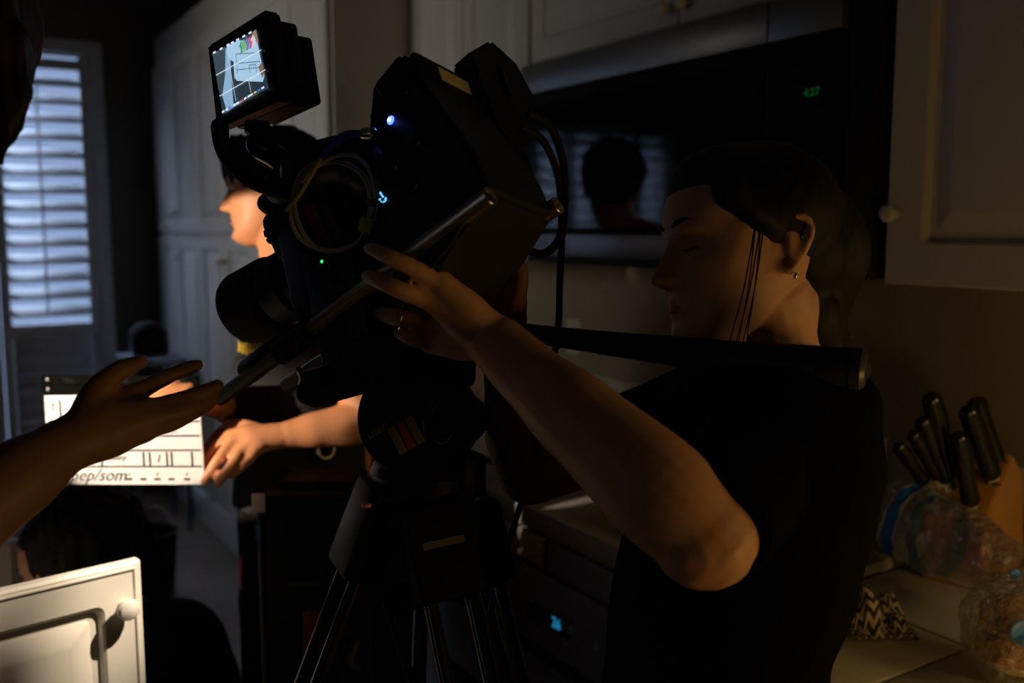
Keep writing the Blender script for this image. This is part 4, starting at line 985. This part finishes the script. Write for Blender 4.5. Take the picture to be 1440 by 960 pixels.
# mount under the monitor
bm = bmesh.new()
add_lathe(bm, [(0, .014), (.012, .014)], frame(at(362, 172, 1.06), -UP), 20); add_tube(bm, [at(362, 178, 1.06), at(363, 195, 1.065)], .006, 10, 2); add_ell(bm, at(364, 203, 1.07), (.014, .014, .014))
bmobj('ball_mount', bm, BLKG, fm, smooth=True)
tube('mount_arm', [at(366, 205, 1.07), at(390, 222, 1.07), at(412, 240, 1.075), at(420, 262, 1.08)], [.015, .013, .016, .016], BLKG, fm, 14)
lathe('wing_nut', [(0, .010), (.008, .012), (.012, .006)], frame(at(380, 196, 1.055), cam_dir(.3, .2, -1)), BLKG, fm, 16)
box('mount_knob', at(403, 240, 1.045)-Vector((.006, .006, .010)), at(403, 240, 1.045)+Vector((.006, .006, .012)), mat('dull_steel2', (.18, .18, .22), .3, .7), fm, .002)
tube('metal_rim', [at(398, 228, 1.05), at(404, 232, 1.05), at(408, 233, 1.05)], .0012, STEEL, fm, 6); tube('metal_rim', [at(411, 239, 1.05), at(417, 240, 1.05), at(422, 241, 1.05)], .0010, STEEL, fm, 6)  # thin steel lines drawn in as the silver highlights on the mount
tube('metal_rim', [at(357, 196, 1.052), at(364, 205, 1.052), at(374, 210, 1.052)], .0010, STEEL, fm, 6)
tube('monitor_cable', [at(309, 178, 1.09), at(312, 205, 1.08), at(324, 228, 1.07), at(352, 254, 1.065), at(390, 270, 1.06), at(425, 275, 1.055)], [.010, .009, .0085, .008, .007, .007], BLKR, fm, 12)['label'] = 'thick black curved cable'

# ------------------------------------------------------------------ cables
GREY = mat('grey_cable', (.55, .52, .46), .45); YCAB = mat('yellow_cable', (.45, .42, .12), .45)
sc = thing('video_cable', at(465, 290, 1.0), 'coiled thin grey video cable with blue plug beside the lens', 'cable')
coil = []
cu, cv = 467, 290
for k in range(57):
    a = math.radians(-160+k*13.5); rx = 57+4*math.sin(k*.37)-(3 if k > 27 else 0); ry = 66+4*math.cos(k*.5)
    coil.append(at(cu+rx*math.cos(a)+(3 if k > 27 else 0), cv+ry*math.sin(a), .985+.008*math.sin(k*.23)))
tube('coil', coil, .0022, GREY, sc, 8, 3)
tube('loop', [at(437, 240, .985), at(465, 222, .985), at(495, 218, .985), at(515, 232, .98), at(528, 265, .98), at(527, 290, .98), at(520, 310, .985)], .0020, GREY, sc, 8, 5)
tube('lead', [at(452, 222, .985), at(437, 247, .98), at(420, 275, .98), at(403, 295, .98)], .0025, YCAB, sc, 8, 5)['label'] = 'yellowish lead'
tube('plug_boot', [at(452, 222, .985), at(466, 206, .98), at(485, 191, .975), at(510, 188, .97)], [.0030, .0040, .0048, .0042], mat('blue_boot', (.05, .08, .75), .4), sc, 10, 4)['label'] = 'blue plug boot'
lathe('plug', [(0, .006), (.004, .0065), (.012, .0065), (.014, .004)], frame(at(511, 188, .97), at(526, 188, .965)-at(511, 188, .97)), CHROME, sc, 16)
bm = bmesh.new(); add_box(bm, (-.006, -.007, -.003), (.010, .007, .003), .002, frame(at(514, 319, .975), -FW, cam_dir(.3, 1, 0))); bmobj('yellow_tape', bm, mat('yellow_tape', (.60, .62, .06), .6), sc)
bm = bmesh.new(); add_box(bm, (-.006, -.004, -.003), (.006, .004, .003), .002, frame(at(522, 285, .972), -FW, RT)); bmobj('red_tape', bm, mat('red_tape', (.45, .05, .08), .6), sc)
bm = bmesh.new(); add_box(bm, (-.022, -.006, -.0008), (.022, .006, .0008), 0, frame(at(446, 318, .99), -FW, cam_dir(.42, -.9, 0))); bmobj('pink_strap', bm, mat('pink_strap', (.34, .04, .09), .6), sc)
bm = bmesh.new(); add_box(bm, (-.018, -.004, -.0008), (.018, .004, .0008), 0, frame(at(466, 312, 1.0), -FW, cam_dir(.4, -.9, 0))); bmobj('pink_strap', bm, MATS['pink_strap'], sc)
pc = thing('power_cable', at(790, 300, 1.12), 'black power cable looping from the camera rear down past the pan handle', 'cable')
tube('cable', [at(735, 180, 1.02), at(765, 200, 1.05), at(785, 250, 1.08), at(790, 320, 1.10), at(787, 400, 1.14), at(785, 460, 1.16), at(776, 520, 1.18), at(765, 600, 1.22), at(738, 690, 1.26), at(702, 806, 1.22), at(690, 860, 1.20)], .0042, BLKR, pc, 10, 8)
tube('cable', [at(745, 160, 1.03), at(775, 180, 1.06), at(792, 230, 1.08), at(793, 300, 1.09), at(785, 338, 1.09), at(762, 357, 1.08), at(735, 345, 1.07), at(718, 322, 1.05)], .0048, BLKR, pc, 10, 8)
tube('cable', [at(716, 290, 1.0), at(735, 285, 1.04), at(740, 300, 1.05), at(725, 318, 1.05), at(700, 325, 1.04)], .0038, BLKR, pc, 10, 6)
tube('cable', [at(785, 488, 1.15), at(772, 498, 1.15), at(766, 504, 1.15)], .003, BLKR, pc, 8, 4)
tube('red_tape', [at(791, 316, 1.098), at(790, 330, 1.098)], .0052, mat('red_tape_dark', (.30, .02, .04), .6), pc, 10, 2)

# ------------------------------------------------------------------ tripod
tc = at(592, 600, 1.13)
tp = thing('tripod', (tc.x, tc.y, 0), 'black video tripod with fluid head, pan handle and twin tube legs', 'tripod')
hd = thing  # (kept simple: head parts hang on the tripod root)
fax = cam_dir(-.18, .10, -1).normalized()
bm = bmesh.new()
Mh = frame(at(590, 588, 1.13), fax, UP)
add_lathe(bm, [(-.06, .055), (-.055, .062), (.030, .066), (.038, .063), (.040, .05)], Mh, 48)
bmobj('fluid_head', bm, BLK, tp, smooth=True)
fh = bpy.data.objects['fluid_head']
lathe('drag_dial', [(-.03, .031), (.044, .031), (.052, .029), (.054, .015), (.050, .013), (.049, .002)], frame(at(643, 588, 1.13), fax, UP), BLK, fh, 40)
bm = bmesh.new()
for (u0, v0, u1, v1, d) in ((478, 478, 668, 545, 1.13), (520, 540, 660, 600, 1.14)):
    Mb = frame(at((u0+u1)/2, (v0+v1)/2, d), -FW, RT); sx = (u1-u0)/F*d/2; sy = (v1-v0)/F*d/2; add_box(bm, (-sx, -sy, -.045), (sx, sy, .03), .010, Mb)
bmobj('head_plate', bm, BLK, tp, smooth=True)
lathe('plate_knob', [(0, .012), (.01, .012), (.013, .008)], frame(at(578, 518, 1.10), fax), BLKG, fh, 16)
# badge: pale, orange, pale
hx = cam_dir(.80, .60, 0); ct = at(571, 612, 1.0)
e1 = cam_dir(.62, .785, 0)      # across the bars
badge_c = Mh @ Vector((0, 0, .0405)); 
r = rayat(571, 612); t_ = (badge_c-CAM).dot(fax)/r.dot(fax); bc_ = CAM+r*t_
ub = cam_dir(.75, .42, 0); ub = (ub-fax*ub.dot(fax)).normalized(); vb_ = fax.cross(ub)
PALE = mat('badge_pale', (.55, .50, .36), .5); ORG = mat('badge_orange', (.75, .16, .035), .5)
for k, m_ in ((-1, PALE), (0, ORG), (1, PALE)):
    Mb = Matrix((ub, vb_, fax)).transposed().to_4x4(); Mb.translation = bc_+ub*(k*.0118)
    o_ = box('badge_bar', (-.0050, -.0165, 0), (.0050, .0165, .0012), m_, fh, .0004, M=Mb)
    o_['label'] = 'pale badge bar' if k else 'orange badge bar'
r = rayat(531, 606); t_ = (badge_c-CAM).dot(fax)/r.dot(fax)
Mb = Matrix((ub, vb_, fax)).transposed().to_4x4(); Mb.translation = CAM+r*t_
text_mesh('lettering', 'LIBEC', Mb, .0105, mat('grey_print', (.6, .6, .62)), fh)
for pts in (((610, 618), (622, 624), (635, 612)), ((606, 580), (611, 574), (614, 569)), ((594, 590), (596, 600), (595, 606))):
    P_ = []
    for u, v in pts:
        r = rayat(u, v); t_ = (badge_c+fax*.0142-CAM).dot(fax)/r.dot(fax); P_.append(CAM+r*t_)
    tube('dial_mark', P_, .0006, mat('grey_print', (.6, .6, .62)), fh, 6, 3)
# bowl and crown
zz = Vector((0, 0, 1)); b0 = at(596, 760, 1.14); b1 = at(596, 640, 1.14); bz = Vector((b1.x, b1.y, 0))
bowl = lathe('bowl', [(at(596, 708, 1.14).z, .050), (at(596, 700, 1.14).z, .060), (at(596, 660, 1.14).z, .064), (at(596, 645, 1.14).z, .058), (at(596, 632, 1.14).z, .040)], Matrix.Translation(bz), BLK, tp, 40)
box('level_block', at(660, 665, 1.12)-Vector((.022, .022, .026)), at(660, 665, 1.12)+Vector((.012, .012, .026)), BLK, tp, .006)
lathe('crown', [(at(590, 790, 1.14).z, .045), (at(590, 760, 1.14).z, .068), (at(590, 720, 1.14).z, .074), (at(590, 700, 1.14).z, .066)], Matrix.Translation(bz), BLK, tp, 32)
lathe('bubble_level', [(0, .006), (.004, .006), (.005, .003)], frame(at(516, 712, 1.08), zz), mat('amber', (.8, .35, .15), .1), tp, 16)
BRKT = mat('bracket_black', (.008, .008, .008), .6, 0, .15)
TUBE = mat('leg_tube', (.11, .10, .07), .22, .8)
def leg(top, bot, lab=None):
    top, bot = Vector(top), Vector(bot); d = (bot-top).normalized(); rad_ = Vector((top.x-bz.x, top.y-bz.y, 0)).normalized(); sd = zz.cross(rad_)
    hinge_ = bmesh.new(); L = (bot-top).length
    M = frame(top, d, sd)
    lg = bmesh.new()
    for s in (-1, 1):
        add_tube(lg, [top+sd*s*.024+d*.02, top+sd*s*.024+d*(L*.62)], .0085, 14, 1)
    lo = bmobj('leg', lg, TUBE, tp, smooth=True)
    bm = bmesh.new(); add_box(bm, (-.040, -.024, -.045), (.040, .022, .062), .007, M); bmobj('leg_bracket', bm, BRKT, lo, smooth=True)
    bm = bmesh.new(); add_tube(bm, [top+d*(L*.35), top+d*(L*.985)], .0095, 14, 1); bmobj('lower_tube', bm, BLK, lo, smooth=True)
    bm = bmesh.new(); add_box(bm, (-.038, -.018, L*.60), (.038, .018, L*.66), .005, M); bmobj('leg_lock', bm, BLK, lo, smooth=True)
    bm = bmesh.new(); add_lathe(bm, [(0, .028), (.02, .026), (.035, .012)], Matrix.Translation((bot.x, bot.y, 0)), 20); bmobj('rubber_foot', bm, BLKR, lo, smooth=True)
    return lo, M
def legto(u0, v0, d0, u1, v1, d1):
    a, b_ = at(u0, v0, d0), at(u1, v1, d1); k = (a.z-.02)/(a.z-b_.z); return a, a+(b_-a)*k
l1, M1 = leg(*legto(618, 765, 1.08, 668, 1000, 1.04)); l2, M2 = leg(*legto(520, 735, 1.12, 435, 960, 1.12)); l3, M3 = leg(*legto(672, 745, 1.19, 730, 980, 1.26))
box('spring_strip', (-.024, .0222, -.004), (.024, .0232, .004), STEEL, l1, M=M1)
tube('spreader_rod', [at(596, 790, 1.14), at(590, 900, 1.14), at(588, 1000, 1.14)], .009, BLK, tp, 12, 2)
lathe('spreader_knob', [(-.012, .016), (-.01, .02), (.01, .02), (.012, .016)], frame(at(565, 840, 1.10), fax), BLKR, tp, 20)
tube('spreader_arm', [at(588, 985, 1.14), at(560, 900, 1.12), at(545, 850, 1.11)], .006, BLK, tp, 8, 2)
tube('leg_strap', [at(500, 905, 1.1), at(492, 930, 1.1), at(505, 940, 1.1)], .005, mat('strap_grey', (.12, .11, .09), .6), tp, 8)
# pan handle
ph = tube('pan_handle', [at(650, 452, 1.10), at(735, 467, 1.075), at(850, 482, 1.035)], [.0095, .0105, .0125], BLKR, tp, 20, 4)
tube('grip', [at(845, 481.5, 1.036), at(1000, 499, .985), at(1195, 517, .93)], [.0132, .0165, .0195], BLKR, ph, 24, 6)
lathe('end_cap', [(0, .0205), (.010, .0205), (.014, .017), (.0155, .006)], frame(at(1196, 517, .930), at(1196, 517, .930)-at(1000, 499, .985)), mat('cap_grey', (.04, .04, .04), .35), ph, 24)
lathe('handle_clamp', [(-.03, .018), (-.02, .022), (.02, .022), (.03, .018)], frame(at(655, 458, 1.10), fax), BLK, tp, 24)

# ------------------------------------------------------------------ counter things on the right
kb = at(1392, 690, 1.80)
kn = thing('knife_block', (kb.x, kb.y, CZ), 'wooden knife block with slanted top on the tiled counter at the right edge', 'knife block')
kf = [at(1300, 668, 1.76), at(1420, 640, 1.80), at(1382, 722, 1.70)]
kx = (kf[1]-kf[0]); kx.z = 0; kx.normalize(); ky = Vector((-kx.y, kx.x, 0))
if ky.dot(FW) < 0: ky = -ky
# block: slanted slotted face turned to the left, side towards the room
tr_, br_ = at(1424, 638, 1.78), at(1383, 738, 1.71)
he = Vector((br_.x-tr_.x, br_.y-tr_.y, 0)).normalized(); wv = Vector((-he.y, he.x, 0))
if wv.dot(FW) < 0: wv = -wv
wv = wv*.105
lf_ = br_+he*.004; lf_.z = CZ+.03
side_ = [tr_, br_, Vector((br_.x, br_.y, CZ))+he*.0, Vector((tr_.x, tr_.y, CZ))-he*.10, tr_-he*.055-Vector((0, 0, .045))]
bm = bmesh.new(); a = [bm.verts.new(p) for p in side_]; b_ = [bm.verts.new(p+wv) for p in side_]
bm.faces.new(a[::-1]); bm.faces.new(b_)
for i in range(5): bm.faces.new((a[i], a[(i+1) % 5], b_[(i+1) % 5], b_[i]))
bmesh.ops.bevel(bm, geom=bm.edges[:], offset=.003, segments=2, affect='EDGES')
bmobj('block', bm, WOOD, kn, smooth=True)
fn_ = (br_-tr_).cross(wv).normalized()
if fn_.dot(he) < 0: fn_ = -fn_
for f_, g_ in ((.12, .15), (.12, .6), (.45, .12), (.5, .5), (.8, .3)):
    c_ = tr_.lerp(br_, f_)+wv*g_; box('slot', (-.014, -.0018, 0), (.014, .0018, .0006), BLKR, kn, M=frame(c_, fn_, wv))
HND = mat('knife_handle', (.008, .008, .008), .22, 0, .6)
labs = [('small black handled knife, outermost left in the knife block', (1264, 629), (1293, 668), .0115), ('small black handled knife, second from the left in the block', (1284, 613), (1312, 660), .0115),
        ('black handled knife, third from the left in the block', (1297, 594), (1326, 662), .0140), ('tall black handled knife with rounded butt, standing highest on the left of the block', (1310, 562), (1331, 655), .0165),
        ('black handled knife low at the front of the block, pointing down', (1348, 617), (1363, 693), .0155), ('big black handled knife with hooked butt in the right of the block', (1362, 580), (1390, 655), .0170)]
for (lab, b0, e0, r0) in labs:
    dB = 1.70 if b0[1] > 600 and b0[0] > 1340 else 1.72
    p, q = at(*b0, dB), at(*e0, dB+.03)
    q = q+(q-p).normalized()*.016
    t = thing('kitchen_knife', q, lab, 'knife', 'knives in the block')
    dr_ = (q-p).normalized()
    hdl = tube('handle', [p, p.lerp(q, .25)+cam_dir(.002, 0, 0), p.lerp(q, .6), q], [(r0*1.08, r0*.85), (r0*1.2, r0*.9), (r0*1.02, r0*.8), (r0*1.1, r0*.8)], HND, t, 16, 5, 'round', RT)
    bm = bmesh.new(); add_box(bm, (-.010, -.0012, 0), (.010, .0012, .03), 0, frame(q, dr_, RT)); bmobj('blade', bm, STEEL, t)
p, q = at(1373, 563, 1.76), at(1402, 645, 1.79)
t = thing('sharpening_steel', q, 'black round sharpening steel with flat end, rear right of the knife block', 'sharpener')
Lh = (q-p).length
lathe('handle', [(0, .0155), (.0015, .0172), (.01, .0172), (.02, .0158), (Lh*.6, .0150), (Lh, .0155)], frame(p, q-p), HND, t, 24)
lathe('end_disc', [(-.0012, .012), (0, .0153)], frame(p, q-p), mat('cap_brown', (.10, .07, .05), .4), t, 24)
lathe('rod', [(Lh, .004), (Lh+.04, .004)], frame(p, q-p), STEEL, t, 12)
# dish towel with zigzag stripes
TW = bpy.data.materials.new('zigzag_cloth'); TW.use_nodes = True; nt = TW.node_tree; b = nt.nodes['Principled BSDF']; b.inputs['Roughness'].default_value = .9
uvn = nt.nodes.new('ShaderNodeUVMap'); sp = nt.nodes.new('ShaderNodeSeparateXYZ'); nt.links.new(uvn.outputs[0], sp.inputs[0])
def mth(op, a, b_=None):
    n = nt.nodes.new('ShaderNodeMath'); n.operation = op
    for i, q in enumerate((a, b_)):
        if q is None: continue
        if isinstance(q, (int, float)): n.inputs[i].default_value = q
        else: nt.links.new(q, n.inputs[i])
    return n.outputs[0]
zg = mth('ABSOLUTE', mth('SUBTRACT', mth('FRACT', mth('MULTIPLY', sp.outputs[0], 9.0)), .5))
st_ = mth('GREATER_THAN', mth('FRACT', mth('ADD', mth('MULTIPLY', sp.outputs[1], 11.0), mth('MULTIPLY', zg, 1.5))), .5)
mx_ = nt.nodes.new('ShaderNodeMix'); mx_.data_type = 'RGBA'; nt.links.new(st_, mx_.inputs['Factor'])
mx_.inputs['A'].default_value = (.055, .035, .030, 1); mx_.inputs['B'].default_value = (.62, .56, .36, 1); nt.links.new(mx_.outputs['Result'], b.inputs['Base Color'])
r_ = rayat(1226, 876); tw0 = CAM+r_*((CZ+.002-H)/r_.z)
bm = bmesh.new(); NU, NV = 72, 60; grid = []; uvl = bm.loops.layers.uv.new('uv')
ex = Vector((RT.x, RT.y, 0)).normalized(); ey = Vector((FW.x, FW.y, 0)).normalized()
for j in range(NV+1):
    row = []
    for i in range(NU+1):
        s, t = i/NU-.5, j/NV-.5
        q = Vector((s*5, t*5, 1.7)); fold = noise.noise(q*.8)*.5+noise.noise(q*1.7)*.35+.25*math.sin(s*16+3*math.sin(t*5))
        rr2 = min(1, math.hypot(s*2, t*2)); dome = (1-rr2**4)*(.62+.9*noise.noise(q*.55+Vector((3.3, 1.2, 5))))
        z = max(.002, (.056*dome+.026*fold*(.2+dome)))
        x = s*.108+.010*noise.noise(q*1.3+Vector((9, 0, 0))); y = t*.13+.012*noise.noise(q*1.3+Vector((0, 9, 0)))
        row.append(bm.verts.new(tw0+ex*x+ey*y+Vector((0, 0, z))))
    grid.append(row)
for j in range(NV):
    for i in range(NU):
        f = bm.faces.new((grid[j][i], grid[j][i+1], grid[j+1][i+1], grid[j+1][i]))
        for lp, (a, c) in zip(f.loops, ((i, j), (i+1, j), (i+1, j+1), (i, j+1))): lp[uvl].uv = (a/NU, c/NV)
me = bpy.data.meshes.new('dish_towel'); bm.to_mesh(me); bm.free()
tw = link('dish_towel', me, TW, None, False, True); tag(tw, 'crumpled dish towel with dark and cream zigzag stripes on the tiled counter', 'towel')
sd_ = tw.modifiers.new('thick', 'SOLIDIFY'); sd_.thickness = .0025; sd_.offset = 1
# bread bags
PLAS = bpy.data.materials.new('clear_plastic'); PLAS.use_nodes = True; nt = PLAS.node_tree; nt.nodes.clear()
out = nt.nodes.new('ShaderNodeOutputMaterial'); tr_ = nt.nodes.new('ShaderNodeBsdfTransparent'); tr_.inputs[0].default_value = (.93, .93, .91, 1)
gl = nt.nodes.new('ShaderNodeBsdfGlossy'); gl.inputs['Roughness'].default_value = .13; gl.inputs['Color'].default_value = (1, 1, 1, 1)
df = nt.nodes.new('ShaderNodeBsdfDiffuse'); df.inputs['Color'].default_value = (.45, .43, .36, 1)
lw = nt.nodes.new('ShaderNodeLayerWeight'); lw.inputs['Blend'].default_value = .30
nz = nt.nodes.new('ShaderNodeTexNoise'); nz.inputs['Scale'].default_value = 46; nz.inputs['Detail'].default_value = 6; bp = nt.nodes.new('ShaderNodeBump'); bp.inputs['Strength'].default_value = 1.0; bp.inputs['Distance'].default_value = .05
tcn = nt.nodes.new('ShaderNodeTexCoord'); nt.links.new(tcn.outputs['Object'], nz.inputs['Vector']); nt.links.new(nz.outputs['Fac'], bp.inputs['Height'])
nt.links.new(bp.outputs[0], gl.inputs['Normal']); nt.links.new(bp.outputs[0], lw.inputs['Normal'])
m1 = nt.nodes.new('ShaderNodeMixShader'); m1.inputs[0].default_value = .06; nt.links.new(tr_.outputs[0], m1.inputs[1]); nt.links.new(df.outputs[0], m1.inputs[2])
m2 = nt.nodes.new('ShaderNodeMixShader'); nt.links.new(lw.outputs['Facing'], m2.inputs[0]); nt.links.new(m1.outputs[0], m2.inputs[1]); nt.links.new(gl.outputs[0], m2.inputs[2])
nt.links.new(m2.outputs[0], out.inputs[0])
def bag_loft(name, pts, rad, m, parent, amp, seed, seg=96, n=22):
    bm = bmesh.new(); add_tube(bm, pts, rad, seg, n, 'none', (0, 0, 1))
    bmesh.ops.recalc_face_normals(bm, faces=bm.faces)
    me = bpy.data.meshes.new(name); bm.to_mesh(me); bm.free()
    nn = [v.normal.copy() for v in me.vertices]
    for v, q in zip(me.vertices, nn): v.co += q*(amp*(noise.noise(v.co*28+Vector((seed, 0, 0)))+.6*noise.noise(v.co*60)+.45*abs(noise.noise(v.co*110))+.5*abs(noise.noise(v.co*14+Vector((0, seed, 0))))))
    for v in me.vertices: v.co.z = max(v.co.z, CZ+.002)
    return link(name, me, m, parent, False, True)
bg1 = thing('bread_bag', at(1330, 760, 1.70), 'crinkled clear bread bag with blue band lying before the knife block', 'bag')
axb = [at(1244, 712, 1.80), at(1266, 728, 1.775), at(1300, 746, 1.73), at(1345, 763, 1.66), at(1395, 788, 1.57), at(1434, 812, 1.50)]
rb_ = [(.062, .034), (.066, .048), (.070, .055), (.066, .055), (.050, .046), (.026, .028)]
bag_loft('plastic_film', axb, rb_, PLAS, bg1, .006, 1)
BLUEB = mat('blue_print', (.02, .20, .60), .35, 0, .5, var=.4, scale=60); PALEB = mat('pale_blue_print', (.20, .28, .30), .4, 0, .5, var=.4, scale=60)
def band(name, t0, t1, m, grow=1.02):
    P_ = spline(axb, 10); n = len(P_)-1
    R_ = [];
    for i in range(len(P_)):
        f_ = i/10; k = min(int(f_), len(rb_)-2); t = f_-k; t = t*t*(3-2*t); R_.append((rb_[k][0]*(1-t)+rb_[k+1][0]*t, rb_[k][1]*(1-t)+rb_[k+1][1]*t))
    i0, i1 = int(t0*n), int(t1*n)
    return bag_loft(name, P_[i0:i1+1], [(a*grow, b_*grow) for a, b_ in R_[i0:i1+1]], m, bg1, .006, 1, 96, 3)
band('white_edge', .185, .345, mat('white_print', (.6, .6, .55), .4), 1.018)
band('blue_band', .20, .33, BLUEB, 1.025)['label'] = 'blue printed band'; band('pale_band', .44, .52, PALEB, 1.02)['label'] = 'pale blue printed band'
bg2 = thing('bun_bag', at(1420, 880, 1.46), 'clear bag of buns with blue print at the lower right edge', 'bag')
ax2 = [at(1430, 808, 1.46), at(1424, 835, 1.44), at(1430, 872, 1.405), at(1440, 912, 1.385), at(1470, 940, 1.36)]
bag_loft('plastic_film', ax2, [(.012, .015), (.035, .055), (.058, .076), (.064, .080), (.05, .07)], PLAS, bg2, .006, 4)
bm = bmesh.new(); add_ell(bm, (0, 0, 0), (.020, .026, .002), frame(at(1446, 890, 1.335), -FW, UP), 24, 8); bmobj('blue_print', bm, BLUEB, bg2)
bm = bmesh.new(); add_ell(bm, (0, 0, 0), (.007, .009, .002), frame(at(1427, 807, 1.43), -FW, UP), 20, 8); bmobj('blue_print', bm, BLUEB, bg2)
BUN = mat('bun_crust', (.62, .30, .06), .4, 0, .5, var=.25, scale=20); CRUMB = mat('bun_crumb', (.72, .56, .26), .7, var=.1)
for lab, (u, v, d), rr3 in (('upper bread bun in the clear bag', (1425, 868, 1.40), (.046, .048, .030)), ('lower bread bun in the clear bag, nearest the counter edge', (1428, 916, 1.40), (.053, .056, .029))):
    c0 = at(u, v, d); t = thing('bread_bun', c0, lab, 'bread', 'buns in the bag')
    bm = bmesh.new(); add_ell(bm, c0+Vector((0, 0, .003)), rr3, None, 32, 18)
    for v_ in bm.verts:
        if v_.co.z < c0.z-.004: v_.co.z = c0.z-.004+(v_.co.z-c0.z+.004)*.3
    bmobj('top', bm, BUN, t, smooth=True)
    bm = bmesh.new(); add_ell(bm, c0-Vector((0, 0, .010)), (rr3[0]*.97, rr3[1]*.97, .016), None, 32, 12); bmobj('bottom', bm, CRUMB, t, smooth=True)
# white cabinet far left behind the crouching person
wc = at(-150, 800, 2.2)
wp = thing('base_cabinet', (wc.x, wc.y, 0), 'white low cabinet at the left edge beside the crouching person', 'cabinet')
Mw = Matrix((exd, eyd, Vector((0, 0, 1)))).transposed().to_4x4(); Mw.translation = Vector((wc.x, wc.y, 0))
edge = (17+150)/F*2.2
box('body', (-.25, 0, 0), (edge, .06, .83), DOORW, wp, .006, M=Mw)
